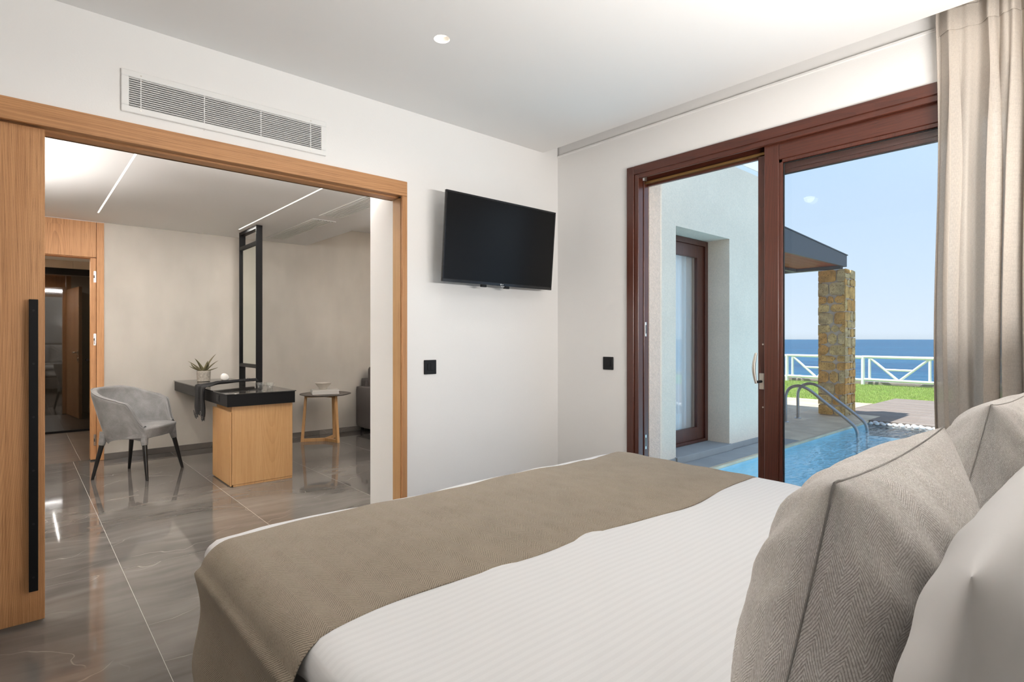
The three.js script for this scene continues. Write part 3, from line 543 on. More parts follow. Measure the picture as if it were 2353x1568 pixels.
// doorway to the bathroom
{
  const t = structure('trim_2', 'oak door frame with a tall panel up to the ceiling', [-3.1, 0, ZB]);
  part('side_board', cbox(-2.634, -2.574, .001, HL - .006, ZB - .12, ZB + .012, .0015), oak, t);
  part('jamb_board', cbox(-2.68, -2.636, .012, 2.0, ZB - .1, ZB - .006, .0015), oak, t);
  part('jamb_foot', box(-2.68, -2.636, .001, .012, ZB - .1, ZB - .006), rubber, t);
  part('head_panel', cbox(-3.56, -2.637, 2.007, HL - .006, ZB - .02, ZB + .008, .0015), oak, t);
  part('head_board', cbox(-3.56, -2.637, 2.0, 2.03, ZB - .12, ZB - .02, .001, true), oak, t);
  part('side_board', cbox(-3.62, -3.56, .001, HL - .006, ZB - .12, ZB + .012, .0015), oak, t);
  part('shadow_strip', box(-3.6, -2.574, HL - .005, HL - .0005, ZB - .02, ZB + .004), whitePaint, t);
  for (const [y0, y1] of [[1.762, 1.872], [1.14, 1.255], [.15, .26]]) {
    const h = part('hinge', join(cbox(-2.6555, -2.637, y0, y1, ZB - .006, ZB - .0025, .001), rod([-2.6465, y0 + .004, ZB - .004], [-2.6465, y1 - .004, ZB - .004], .006)), chrome, t);
    part('gap', cbox(-2.6545, -2.648, (y0 + y1) / 2 - .014, (y0 + y1) / 2 + .014, ZB - .0025, ZB + .0028, 0), rubber, h);
  }
  const d = structure('door_2', 'oak bathroom door standing open, mirrored in the dark glass', [-2.63, 0, -3.9]);
  const g = cbox(0, .04, .01, 1.99, -.82, 0, .002), lev = join(cbox(-.05, -.04, .99, 1.01, -.78, -.66, .003), rod([0, 1, -.77], [-.045, 1, -.77], .009), cbox(-.006, 0, .97, 1.03, -.8, -.745, .002), cbox(-.006, 0, .86, .92, -.8, -.755, .002));
  d.rotation.y = -.12; part('leaf', g, oak, d, true); part('lever_handle', lev, satin, d, true);

  const wb = structure('wall_bathroom', 'beige tiled walls and low ceiling of the bathroom', [-3, 0, -5]);
  const bt = std({ map: stuccoT, color: rgb(.75, .68, .6), roughness: .5 }), BH = 2.213, zg = -6.09;
  part('side_wall', box(-2.2, -2.1, 0, 2.5, -7.3, ZB - .12), bt, wb); part('side_wall', box(-4, -3.9, 0, 2.5, -7.3, ZB - .12), bt, wb);
  part('rear_wall', box(-4, -2.1, 0, 2.5, -7.4, -7.3), bt, wb);
  part('ceiling_board', box(-4, -2.1, BH, BH + .1, -7.4, ZB - .12), ceilingPaint, wb);
  const xs = [-3.9, -3.29, -2.68, -2.2]; for (let i = 0; i < 3; i++) part('tile', cbox(xs[i] + .001, xs[i + 1] - .001, 2.11, BH, zg - .05, zg + .01, .001), bt, wb);
  const f = structure('floor_bathroom', 'brown-grey stone tiles of the bathroom floor', [-3, 0, -5]);
  part('bed_of_grout', box(-4, -2.1, -.1, -.001, -7.4, -3.86), grout, f);
  const bs = phy({ map: marbleT, color: rgb(.8, .68, .58), roughness: .32 });
  for (const [a, b] of [[-3.9, -3.56], [-3.558, -2.752], [-2.75, -2.2]]) for (const [p, q] of [[-6.09, -5.2], [-5.198, -3.862]]) part('tile', cbox(a, b, -.012, 0, p, q, .0005, false, p, a), bs, f);
  const gp = thing('glass_partition', 'dark glass screen in a black frame at the end of the bathroom', 'glass screen', [-2.9, 0, zg]);
  part('frame', join(cbox(-3.88, -2.22, 2.028, 2.11, zg - .02, zg + .02, .002), cbox(-3.88, -2.22, .0005, .028, zg - .02, zg + .02, .002), cbox(-3.88, -3.84, .028, 2.028, zg - .02, zg + .02, .002), cbox(-2.26, -2.22, .028, 2.028, zg - .02, zg + .02, .002)), blackMetal, gp);
  part('pane', box(-3.84, -2.26, .028, 2.028, zg - .006, zg + .002), phy({ color: rgb(.014, .012, .009), roughness: .03, ior: 2.1 }), gp);
  part('knob', join(rod([-2.535, .93, zg + .002], [-2.535, .93, zg + .05], .006), rod([-2.535, .93, zg + .05], [-2.535, .93, zg + .066], .016)), blackMetal, gp);
  const dl = thing('added_bathroom_lamp', 'added ceiling lamp to brighten the bathroom, hidden behind the door head', 'lamp', [-3.6, BH, -4.6]);  // unseen lamp, added to light the bathroom
  part('glowing_disc', rod([0, -.004, 0], [0, -.0005, 0], .05), std({ color: rgb(.9, .85, .78), emissive: rgb(1, .86, .7), emissiveIntensity: 2 }), dl, true);
  const l = new THREE.SpotLight(new THREE.Color(1, .9, .78), 9, 0, 1.53, .2, 2); l.position.set(0, -.02, 0); l.target.position.set(0, -1, 0); l.castShadow = true; dl.add(l, l.target);
}

// ---------------------------------------------------------------- dressing table, cabinet, mirror
const lacquer = phy({ color: rgb(.005, .005, .0055), roughness: .4, specularIntensity: .3 });
{
  const t = thing('dressing_table', 'long glossy black dressing counter running to the beige wall', 'dressing table', [-1.7, .655, -2.76]);
  part('apron', cbox(-1.963, -1.424, .655, .752, ZB + .001, -1.768, .0015), lacquer, t);
  part('top', cbox(-1.972, -1.416, .752, .76, ZB + .001, -1.76, .001), phy({ color: rgb(.03, .028, .026), roughness: .07, ior: 1.6 }), t);
  const s = part('socket', cbox(-1.967, -1.963, .675, .735, -2.08, -2.0, .001), blackPlastic, t); part('socket_face', cbox(-1.969, -1.967, .686, .724, -2.062, -2.018, .001), rubber, s);
  const c = thing('cabinet', 'oak drinks cabinet under the end of the black counter', 'cabinet', [-1.68, 0, -2.07]);
  part('carcass', cbox(-1.9, -1.438, .018, .654, -2.34, -1.802, .001), oakPale, c);
  part('front_panel', cbox(-1.921, -1.436, .018, .654, -1.814, -1.795, .0015), oakPale, c);
  part('plinth', cbox(-1.91, -1.438, .0005, .016, -2.33, -1.797, .001), oakPale, c);
  part('door', cbox(-1.932, -1.912, .008, .608, -2.345, -1.818, .0015), oakPale, c);
  part('door_edge', cbox(-1.932, -1.9235, .008, .608, -1.817, -1.797, .001), oakPale, c);
}
{
  const t = thing('mirror', 'tall narrow mirror in a black floor-to-ceiling metal frame', 'mirror', [-1.38, 0, -3.15]);
  const z0 = -3.435, z1 = -2.858, xa = -1.412, xb = -1.35;
  part('post', cbox(xa, xb, .001, HL - .0005, z1 - .012, z1, .001), blackMetal, t);
  part('post', cbox(xa, xb, .001, HL - .0005, z0, z0 + .012, .001), blackMetal, t);
  for (const [a, b] of [[2.325, HL - .002], [2.165, 2.2], [.905, .94]]) part('crossbar', cbox(xa + .002, xb - .002, a, b, z0 + .012, z1 - .012, .001), blackMetal, t);
  part('backing', cbox(-1.388, -1.376, .94, 2.165, z0 + .013, z1 - .013, .0005), blackPlastic, t);
  part('mirror_glass', cbox(-1.393, -1.388, .942, 2.163, z0 + .02, z1 - .02, .001), std({ color: rgb(.78, .82, .76), roughness: .015, metalness: 1 }), t);
}

// ---------------------------------------------------------------- things on the counter
const CT = .7605;
{
  const t = thing('potted_plant', 'small spiky succulent in a round concrete pot', 'plant', [-1.766, CT, -3.4]);
  const conc = tex(256, 256, [.2, .2], (u, v) => { const k = .9 + (fbm(u, v, 8, 8, 4, 301) - .5) * .35; return [186 * k, 178 * k, 166 * k]; });
  const potM = std({ map: conc, roughness: .9 });
  const pot = lathe([[0, 0], [.056, 0], [.061, .006], [.065, .1], [.064, .113], [.058, .113], [.057, .095], [0, .093]], 36); part('pot', pot, potM, t, true);
  part('soil', lathe([[0, .1], [.04, .099], [.0572, .096]], 24), std({ color: rgb(.05, .035, .025), roughness: 1 }), t, true);
  const leafT = tex(128, 256, [1, 1], (u, v) => { const sp = vn(u * 24, v * 60, 24, 60, 5) > .8 ? 1 : 0, edge = Math.abs(u - .5) > .4 ? 1 : 0; return lerp3([104, 98, 70], [170, 158, 122], clamp(sp * .5 + edge * .6)); });
  const lm = std({ map: leafT, roughness: .6, side: THREE.DoubleSide });
  const leaves = [[-2.5, 1.0, .165, .03], [.2, 1.12, .2, .026], [2.75, .75, .17, .02], [-.15, .8, .16, .025], [3.3, .45, .16, -.02], [-2.95, .55, .19, -.05], [-.4, .35, .14, -.01], [.9, .6, .14, 0], [1.9, .85, .15, 0], [-1.4, .75, .15, 0], [-1.0, 1.2, .13, 0]];
  for (const [az, el, L, curl] of leaves) {
    const ca = Math.cos(az), sa = Math.sin(az);
    const g = grid((s, tt) => {
      const a = tt * Math.PI * 2, d = s * L, w = .027 * Math.pow(1 - s, .75) * (s < .15 ? .7 + s * 2 : 1) + .0006, th = w * .34, e = el - curl * 12 * s * s * .6;
      const r = .008 + Math.cos(e) * d, h = .097 + Math.sin(e) * d + curl * s * s, lx = Math.cos(a) * w, ly = Math.sin(a) * th - Math.abs(Math.cos(a)) * w * -.35;
      return [ca * (r - Math.sin(e) * ly) - sa * lx, h + Math.cos(e) * ly, -(sa * (r - Math.sin(e) * ly) + ca * lx)];
    }, 12, 10, (s, tt) => [mod(tt * 2, 1), s]);
    part('leaf', g, lm, t, true);
  }
}
{
  // scarf lying on the counter and hanging over its edge
  const lace = tex(256, 256, [.03, .03], (u, v) => { const d = Math.hypot(mod(u * 2, 1) - .5, mod(v * 2, 1) - .5); return d < .22 ? 0 : 1; }, false);
  const m = std({ color: rgb(.008, .008, .009), roughness: .95, alphaMap: lace, alphaTest: .5, side: THREE.DoubleSide }), solid = std({ color: rgb(.008, .008, .009), roughness: .95, side: THREE.DoubleSide, bumpMap: lace, bumpScale: .002 });
  const t = thing('scarf', 'black crocheted scarf draped over the edge of the counter', 'scarf', [-1.8, CT, -2.55]);
  const edge = -1.985;
  const pathAt = (d) => { // d: distance along, 0 at the hanging hem
    const H = .24; if (d < H) return [edge - .006, CT + .02 - H + d]; const k = d - H; if (k < .03) { const a = k / .03 * Math.PI / 2; return [edge - .006 + .02 * Math.sin(a), CT + .02 + .006 * Math.sin(a)]; } return [edge + .014 + (k - .03), CT + .022]; };
  const L = .24 + .03 + .5;
  const f = (s, q) => {
    const d = s * L, [x, y] = pathAt(d), hang = 1 - sst(.2, .3, d), on = sst(.26, .4, d), w = mix(.33, .15, on), z = mix(-2.48, -2.66, sst(.25, .8, d)) + (q - .5) * w * (1 + .1 * Math.sin(d * 30));
    const fold = Math.sin(q * 19 + d * 4) * .5 + Math.sin(q * 31 + 2) * .3;
    return [x - hang * .012 * (1 + fold), y + (1 - hang) * Math.max(0, .012 * (1 + fold)) * (.3 + on) + .012 * on * Math.sin(q * Math.PI) - hang * .02 * Math.sin(q * 9) * (1 - s * 3), z];
  };
  part('knit', cloth((s, q) => f(s, 1 - q), 60, 40, (s, q) => [q * .2, s * L], .003), solid, t);
  part('lace_border', grid((s, q) => { const p = f(s * .06, 1 - q); return [p[0] - .004, p[1] - .035 + .008 * Math.sin(q * 60), p[2] + (p[2] + 2.48) * .08]; }, 6, 40, (s, q) => [q * .2, s * .05]), m, t);
  const R = rngOf(91); const kn = []; for (let k = 0; k < 26; k++) { const a = -1.62 + R() * .08, b = -2.64 + R() * .07; kn.push(rod([a, CT + .035, b], [a + (R() - .5) * .03, CT + .055 + R() * .015, b + (R() - .5) * .03], .0014, .0008, 4)); }
  part('fringe', join(kn), solid, t).userData.kind = 'stuff';
  const g = lathe([[0, 0], [.026, .001], [.034, .012], [.036, .03], [.03, .05], [.016, .064], [0, .068]], 28), p = g.attributes.position;
  for (let i = 0; i < p.count; i++) { const x = p.getX(i), y = p.getY(i), z = p.getZ(i); p.setXYZ(i, x * 1.25 + (y > .03 ? -(y - .03) * .35 : 0), y * 1.0, z * .8); } g.computeVertexNormals();
  const st = thing('stone', 'smooth white stone standing on the black scarf', 'stone', [-1.775, CT + .056, -2.57]); st.rotation.y = .7;
  part('pebble', g, std({ color: rgb(.8, .78, .75), roughness: .7 }), st, true);
}
function cup(pos, turn, label) {
  const t = thing('glass_cup', label, 'cup', pos, { turn, group: 'glass espresso cups' });
  const gl = phy({ color: rgb(.96, .97, .97), transmission: 1, roughness: 0, thickness: 0, ior: 1.6 });
  part('bowl', lathe([[0, 0], [.022, 0], [.025, .003], [.024, .008], [.034, .052], [.0345, .053], [.0335, .053], [.0215, .011], [0, .009]], 36), gl, t, true);
  part('ear', tube([[.029, .042, 0], [.042, .045, 0], [.05, .036, 0], [.046, .024, 0], [.027, .018, 0]], .0035, 20, 8), gl, t, true);
}
cup([-1.592, CT, -2.145], .15, 'clear glass espresso cup, left of the pair, beside the scarf');
cup([-1.53, CT, -2.085], -.35, 'clear glass espresso cup, right of the pair');

// ---------------------------------------------------------------- armchair
const velvetT = tex(512, 512, [.5, .5], (u, v) => { const a = fbm(u, v, 6, 5, 5, 401), b = fbm(u, v, 90, 90, 2, 405), k = .98 + (a - .5) * .3 + (b - .5) * .1; return [132 * k, 131 * k, 131 * k]; });
{
  const cx = -2.411, cz = -2.842, t = thing('armchair', 'grey velvet tub chair on four splayed black legs', 'chair', [cx, 0, cz], { turn: Math.atan2(.763, .647) });
  const vel = phy({ map: velvetT, roughness: .85, sheen: .7, sheenColor: rgb(.75, .74, .74), sheenRoughness: .45, side: THREE.DoubleSide });
  // plan of the shell: angle parameter a in -1..1, 0 at the back (local -z), arms run forward
  const plan = (a, k) => { // k: 0 bottom .. 1 top
    const sg = Math.sign(a), m = Math.abs(a), rx = mix(.222, .325, k), rb = mix(.205, .315, k), zf = mix(.2, .155, k);
    if (m < .6) { const q = m / .6 * Math.PI / 2; return [sg * rx * Math.pow(Math.sin(q), .8), -rb * Math.pow(Math.cos(q), .8)]; }
    const q = (m - .6) / .4; return [sg * (rx - q * q * .035), q * (zf)]; };
  const topH = (a) => { const m = Math.abs(a); return .778 - .115 * sst(.15, .8, m) - .205 * Math.pow(sst(.76, 1.0, m), 1.3); };
  const botH = (a) => { const m = Math.abs(a); return .3 + .05 * Math.pow(Math.sin(clamp((m - .37) / .63) * Math.PI), .7) * (m > .37 ? 1 : 0) + .045 * Math.pow(Math.cos(clamp(m / .37) * Math.PI / 2), .7) * (m < .37 ? 1 : 0); };
  const TH = .046;
  const shell = grid((s, v) => {
    const a = s * 2 - 1, h = topH(a), b = botH(a), kk = (y) => clamp((y - .3) / (.72 - .3));
    const inset = (p, d) => { const q = plan(a, 1), l = Math.hypot(q[0], q[1]) || 1; const nx = Math.abs(a) > .62 ? Math.sign(a) : q[0] / l, nz = Math.abs(a) > .62 ? 0 : q[1] / l; return [p[0] - nx * d, p[1] - nz * d]; };
    if (v < .45) { const y = mix(b, h - .02, v / .45), p = plan(a, Math.pow(kk(y), .9)); return [p[0], y, p[1]]; }
    if (v < .6) { const w = (v - .45) / .15 * Math.PI, y = h - .02 + Math.sin(w) * .02, p = inset(plan(a, Math.pow(kk(h - .02), .9)), (1 - Math.cos(w)) / 2 * TH); return [p[0], y, p[1]]; }
    const y = mix(h - .02, Math.min(.42, h - .03), (v - .6) / .4), p = inset(plan(a, Math.pow(kk(y), .9)), TH); return [p[0], y, p[1]];
  }, 110, 44, (s, v) => [s * 1.6, v * 1.1]);
  const sh = part('shell', shell, vel, t, true);
  const rim = []; for (let i = 0; i <= 60; i++) { const a = (i / 60 * 2 - 1) * .985, h = topH(a), p = plan(a, Math.pow(clamp((h - .32) / .42), .9)); rim.push([p[0] * .995, h - .004, p[1] * .995]); }
  part('piping', tube(rim, .004, 140, 6), vel, sh, true);
  const seat = grid((s, v) => { const a = s * Math.PI * 2, r = v < .8 ? v / .8 : 1, e = v < .8 ? 1 : Math.cos((v - .8) / .2 * Math.PI / 2), c = Math.cos(a), d = Math.sin(a), sx = Math.sign(c) * Math.pow(Math.abs(c), .62), sz = Math.sign(d) * Math.pow(Math.abs(d), .62); return [sx * .24 * r * (v < .8 ? 1 : 1 - .02 * (v - .8)), v < .8 ? .462 - .022 * Math.pow(r, 4) : .44 - (v - .8) / .2 * .085, .02 + sz * .245 * r - (v > .8 ? sz * (v - .8) * .12 : 0)]; }, 64, 24, (s, v) => [Math.cos(s * 6.283) * v * .25, Math.sin(s * 6.283) * v * .25], true);
  part('seat', seat, vel, t, true);
  part('underside', cbox(-.19, .19, .345, .38, -.19, .2, .02), vel, t, true);
  // legs: feet measured in the picture, turned into the chair's frame
  const inv = new THREE.Matrix4().makeRotationY(-t.rotation.y), feet = [[-2.742, -2.841], [-2.442, -3.151], [-2.395, -2.514], [-2.065, -2.863]].map(([x, z]) => new THREE.Vector3(x - cx, 0, z - cz).applyMatrix4(inv));
  for (const f of feet) {
    const top = [f.x * .8, .335, f.z * .76]; part('leg', rod([f.x, .0005, f.z], top, .0115, .021, 16), std({ color: rgb(.008, .008, .008), roughness: .28 }), t, true);
    const m = (k) => [mix(f.x, top[0], k), .335 * k, mix(f.z, top[2], k)]; part('socket', rod(m(.87), [top[0] * .95, .4, top[2] * .95], .0232, .037, 18), vel, t, true);
  }
}

// ---------------------------------------------------------------- side table, books, bowl
{
  const cx = -.496, cz = -3.305, h = .55, t = thing('side_table', 'round dark side table on a three-armed oak base', 'table', [cx, 0, cz]);
  part('table_top', lathe([[0, h - .006], [.2, h - .008], [.262, h - .004], [.288, h + .004], [.29, h + .008], [.286, h + .012], [0, h + .012]], 72), std({ color: rgb(.075, .062, .052), roughness: .4 }), t, true);
  const feet = [[-.742, -3.43], [-.435, -3.084], [-.3, -3.475]];
  feet.forEach(([x, z], i) => {
    const dx = x - cx, dz = z - cz, l = Math.hypot(dx, dz), a = Math.atan2(dx, dz), tp = l - .045;
    const bar = (p, w) => { const s = new THREE.Shape(p.map((q) => new THREE.Vector2(...q))); const g = new THREE.ExtrudeGeometry(s, { depth: w, bevelEnabled: true, bevelSize: .002, bevelThickness: .002, bevelSegments: 1 }); g.translate(0, 0, -w / 2); g.rotateY(-Math.PI / 2); g.rotateY(a); return planarUV(g); };
    part('leg', bar([[l, .001], [l - .034, .034], [tp - .024, h - .01], [tp, h - .01]], .03), oakPale, t, true);
    part('foot_rail', bar([[l, .001], [l - .034, .034], [0, .034], [0, .001]], .03), oakPale, t, true);
    part('top_rail', bar([[tp, h - .01], [tp - .024, h - .03], [0, h - .03], [0, h - .01]], .026), oakPale, t, true);
  });
  const ty = h + .0125, R = rngOf(17), cov = [[.55, .53, .5], [.6, .6, .6], [.5, .48, .45], [.62, .6, .56]], nm = ['lowest', 'second lowest', 'third', 'top'];
  for (let k = 0; k < 4; k++) {
    const b = thing('book', `${nm[k]} of the four thin magazines stacked on the round table`, 'book', [-.515 + (R() - .5) * .01, ty + k * .0125, -3.28 + (R() - .5) * .01], { turn: 1.28 + (R() - .5) * .03, group: 'magazines on the side table' });
    part('pages', cbox(-.105, .104, .0012, .0112, -.148, .148, .0004), std({ color: rgb(.7, .68, .66), roughness: .9 }), b, true);
    part('cover', join(cbox(-.107, .107, 0, .0012, -.15, .15, .0003), cbox(-.107, .107, .0112, .0124, -.15, .15, .0003), cbox(.1042, .107, .0012, .0112, -.15, .15, .0003)), std({ color: rgb(...cov[k]), roughness: .5 }), b, true);
    if (k) part('spine_print', cbox(-.1, .1, .0014, .011, .148, .1506, .0002), std({ color: k === 3 ? rgb(.05, .12, .25) : rgb(.35, .1, .05), roughness: .5 }), b, true);
  }
  const bw = thing('bowl', 'pale ceramic bowl on the stack of magazines', 'bowl', [-.54, ty + .0505, -3.27]);
  part('body', lathe([[0, 0], [.036, 0], [.04, .004], [.036, .012], [.06, .036], [.092, .075], [.0935, .077], [.091, .077], [.058, .041], [.03, .016], [0, .012]], 48), std({ color: rgb(.6, .56, .5), roughness: .45, side: THREE.DoubleSide }), bw, true);
}
// ---------------------------------------------------------------- sofa (its end shows beside the opening)
{
  const m = std({ color: rgb(.115, .102, .096), roughness: .95, bumpMap: runB, bumpScale: .0008 }), t = thing('sofa', 'grey-brown fabric sofa end against the beige wall', 'sofa', [1.1, 0, -3.25]);
  const P = (n, a) => part(n, softSlab(...a, 12, 12), m, t);
  P('arm', [.09, .3, -3.74, -2.85, .06, .59, .03]); P('arm', [2.0, 2.2, -3.74, -2.85, .06, .59, .03]);
  P('base', [.3, 2.0, -3.74, -2.88, .06, .3, .02]); P('seat_cushion', [.305, 1.148, -3.5, -2.84, .3, .45, .04]); P('seat_cushion', [1.152, 1.995, -3.5, -2.84, .3, .45, .04]);
  P('back', [.17, 2.1, -3.745, -3.6, .3, .69, .02]); P('back_cushion', [.2, 1.148, -3.64, -3.46, .45, .85, .05]); P('back_cushion', [1.152, 2.0, -3.64, -3.46, .45, .85, .05]);
  for (const x of [.16, 2.13]) for (const z of [-3.68, -2.92]) part('foot', rod([x, .0005, z], [x, .06, z], .02), blackPlastic, t);
}

// ---------------------------------------------------------------- outside: the wing of the house
{
  const zw = .12, w = structure('wall_wing', 'grey rendered outer wall of the sitting room with a deep window recess', [2, 0, 0]);
  const x0 = 1.511, x1 = 2.563, XE = 3.72;
  part('render', box(.25, x0, -.4, 3.16, -.441, zw), facade, w); part('render', box(x1, XE, -.4, 3.16, -.441, zw), facade, w);
  part('render', box(x0, x1, 2.291, 3.16, -.441, zw), facade, w); part('render', box(x0, x1, -.4, 0, -.441, zw), facade, w);
  part('end_render', box(3.7, XE, -.4, 3.16, ZB - .12, -.441), facade, w);
  const stone = std({ map: stuccoT, color: rgb(.62, .64, .68), roughness: .75 });
  part('sill', cbox(x0 - .02, x1 + .02, .0, .066, -.2, .152, .003), stone, w);
  part('plinth', cbox(.26, XE, 0, .06, zw, zw + .014, .002), stone, w);
  const v = structure('window_2', 'narrow brown framed window with white curtains in the wing wall', [2, .066, -.16]);
  const za = -.19, zb = -.13, y0 = .07, y1 = 2.285, F = .055;
  for (const [a, b, c, d] of [[x0, x0 + F, y0, y1], [x1 - F, x1, y0, y1], [x0 + F, x1 - F, y1 - F, y1], [x0 + F, x1 - F, y0, y0 + .03]]) part('frame', cbox(a, b, c, d, za - .02, zb, .002), mahogany, v);
  const S = .135, a0 = x0 + F, a1 = x1 - F, b0 = y0 + .03, b1 = y1 - F;
  for (const [a, b, c, d] of [[a0, a0 + S, b0, b1], [a1 - S, a1, b0, b1], [a0 + S, a1 - S, b1 - S, b1], [a0 + S, a1 - S, b0, b0 + S]]) part('sash', cbox(a, b, c, d, za, zb - .02, .003), mahogany, v);
  const pane = new THREE.PlaneGeometry(a1 - a0 - 2 * S, b1 - b0 - 2 * S); pane.translate((a0 + a1) / 2, (b0 + b1) / 2, (za + zb) / 2 - .01);
  part('pane', pane, phy({ color: rgb(.9, .93, .94), transmission: 1, roughness: 0, thickness: 0, ior: 1.6 }), v);
  const cu = thing('window_curtain', 'white sheer curtain behind the narrow wing window', 'curtain', [2.1, .05, -.27]);
  part('cloth', grid((s, t) => { const x = 1.535 + s * 1.0; return [x, 2.3 - t * 2.25, -.27 + .022 * Math.sin(x * 42 + .6 * Math.sin(x * 13)) + .01 * Math.sin(x * 97 + t)]; }, 120, 8, (s, t) => [s, t * 2.2]), phy({ color: rgb(.9, .91, .92), roughness: .95, transmission: .25, thickness: 0, side: THREE.DoubleSide }), cu);
}

// ---------------------------------------------------------------- terrace, path, pool
const tileT = tex(512, 512, [1.2, 1.2], (u, v) => { const k = .93 + (fbm(u, v, 6, 6, 5, 501) - .5) * .22; return [230 * k, 208 * k, 176 * k]; });
const terraceM = std({ map: tileT, roughness: .6, bumpMap: finePeel, bumpScale: .0006 });
const pathM = std({ map: stuccoT, color: rgb(.62, .64, .68), roughness: .8 });
{
  const t = structure('ground_terrace', 'beige stone terrace beside the pool, shaded by the porch roof', [6, 0, -1.5]);
  part('bed_of_mortar', box(3.72, 8.72, -.3, -.036, -6, .4), grout, t);
  const R = rngOf(51);
  for (let i = 0; i < 8; i++) for (let j = 0; j < 10; j++) {
    const xa = 3.72 + i * .625, zb = .4 - j * .62; if (i >= 5 && j === 0) continue; part('tile', cbox(xa + .002, xa + .623, -.035, 0, zb - .618, zb - .002, .001, false, R() * 3, R() * 3), terraceM, t);
  }
  const p = structure('ground_path', 'narrow grey stone path between the wing wall and the pool', [2, 0, .27]);
  for (let i = 0; i < 4; i++) { const a = .27 + i * .8625; part('slab', cbox(a + .002, a + .86, -.05, 0, .134, .4, .002, false, i * .7, i), pathM, p); }
  part('slab', cbox(.27, .58, -.05, 0, .402, 5, .002), pathM, p);
  part('mortar', box(.255, 3.72, -.4, -.05, .12, .4), grout, p);
  const b = structure('pool_basin', 'pool lined in pale blue with a pale stone rim', [3.3, -1.4, 2.5]);
  const liner = std({ map: tex(512, 512, [1.4, 1.4], (u, v) => { const k = .95 + (fbm(u, v, 10, 10, 4, 511) - .5) * .12; return [168 * k, 204 * k, 218 * k]; }), roughness: .5 });
  const rimM = std({ map: tileT, color: rgb(.95, .98, 1), roughness: .7 });
  const X0 = .62, X1 = 6.06, Z0 = .435, Z1 = 5, YB = -.95;
  part('floor_lining', box(X0 - .1, X1 + .1, YB - .1, YB, Z0 - .1, Z1 + .1), liner, b);
  part('side_lining', box(X0 - .1, X1 + .1, YB, -.03, Z0 - .04, Z0), liner, b); part('side_lining', box(X0 - .1, X1 + .1, YB, -.03, Z1, Z1 + .1), liner, b);
  part('side_lining', box(X0 - .1, X0, YB, -.03, Z0, Z1), liner, b); part('side_lining', box(X1, X1 + .1, YB, -.06, Z0, Z1), liner, b);
  part('rim', cbox(X0 - .04, X1 + .06, -.03, .001, .402, Z0 + .004, .004), rimM, b); part('rim', cbox(X0 - .04, X0 + .004, -.03, .001, Z0 + .004, Z1, .004), rimM, b);
  const wv = tex(1024, 1024, [2.2, 1.6], (u, v) => { const a = fbm(u + .06 * fbm(u, v, 6, 6, 2, 3), v, 9, 16, 4, 521), c = 1 - Math.abs(fbm(u, v, 14, 22, 3, 525) - .5) * 2; return clamp(a * .6 + c * .4); }, false);
  const water = new THREE.PlaneGeometry(X1 - X0, Z1 - Z0, 1, 1); water.rotateX(-Math.PI / 2); water.translate((X0 + X1) / 2, -.05, (Z0 + Z1) / 2);
  single('pool_water', planarUV(water), phy({ color: rgb(.78, .92, .97), transmission: 1, roughness: .02, thickness: 0, ior: 1.33, specularIntensity: .75, bumpMap: wv, bumpScale: .03 }), 'rippled clear blue water filling the pool', 'water', null, 'stuff');
}
{
  const steel = std({ color: rgb(.4, .4, .41), roughness: .32, metalness: 1 });
  const t = thing('pool_ladder', 'pair of bent steel handrails going down into the pool', 'pool ladder', [5.4, -.92, .1]);
  const rail = (x, dz) => [[x, 0, -.38], [x, .2, -.378], [x, .4, -.372], [x, .49, -.325], [x, .535, -.21], [x, .505, -.09], [x, .33, .145], [x, .11, .43], [x, .03, .515], [x, -.05, .545], [x, -.4, .55], [x, -.9, .55]].map((p) => [p[0], p[1], p[2] + dz]);
  for (const [x, dz] of [[5.67, 0], [5.12, .045]]) { const r = part('handrail', tube(rail(x, dz), .021, 90, 12), steel, t); part('flange', rod([x, .0005, -.38 + dz], [x, .008, -.38 + dz], .05, .046, 20), steel, r); }
  for (const y of [-.3, -.55, -.8]) part('step', cbox(5.14, 5.65, y - .012, y, .5, .59, .004), chrome, t);
}
{
  const R = rngOf(77), g = new THREE.IcosahedronGeometry(1, 2); { const p = g.attributes.position; for (let i = 0; i < p.count; i++) { const x = p.getX(i), y = p.getY(i), z = p.getZ(i), k = 1 + .1 * Math.sin(x * 2.3 + y * 1.7) * Math.cos(z * 2.1); p.setXYZ(i, x * k, y * k, z * k); } }
  const pg = mergeVertices((g.deleteAttribute('uv'), g.deleteAttribute('normal'), g), 1e-4); pg.computeVertexNormals(); planarUV(pg);
  const m = [std({ color: rgb(.82, .81, .79), roughness: .8 }), std({ color: rgb(.74, .73, .71), roughness: .8 })];
  for (let z = .47, k = 0; z < 3.2; z += .078, k++) for (let j = 0; j < 2; j++) {
    const s = .024 + R() * .008, p = new THREE.Mesh(pg, m[k % 2]); p.name = numbered('pebble'); p.scale.set(s * (1 + R() * .5), s * (.7 + R() * .3), s * (1 + R() * .4)); p.rotation.set(R() * .3, R() * 6, R() * .3);
    p.position.set(6.115 + j * .09 + (R() - .5) * .01, -.055 + p.scale.y * .92 + (j ? .0 : -.0) + R() * .008, z + (j ? .035 : 0) + (R() - .5) * .006); p.castShadow = p.receiveShadow = true; scene.add(p);
    tag(p, 'white pebble in the row along the far end of the pool', 'pebble', 'white pebbles at the far pool edge');
  }
  const t = structure('pebble_bed', 'shallow stone trough that holds the white pebbles', [6.16, -.1, 2.7]);
  part('trough', box(6.06, 6.27, -.2, -.055, .402, 5), pathM, t);
}
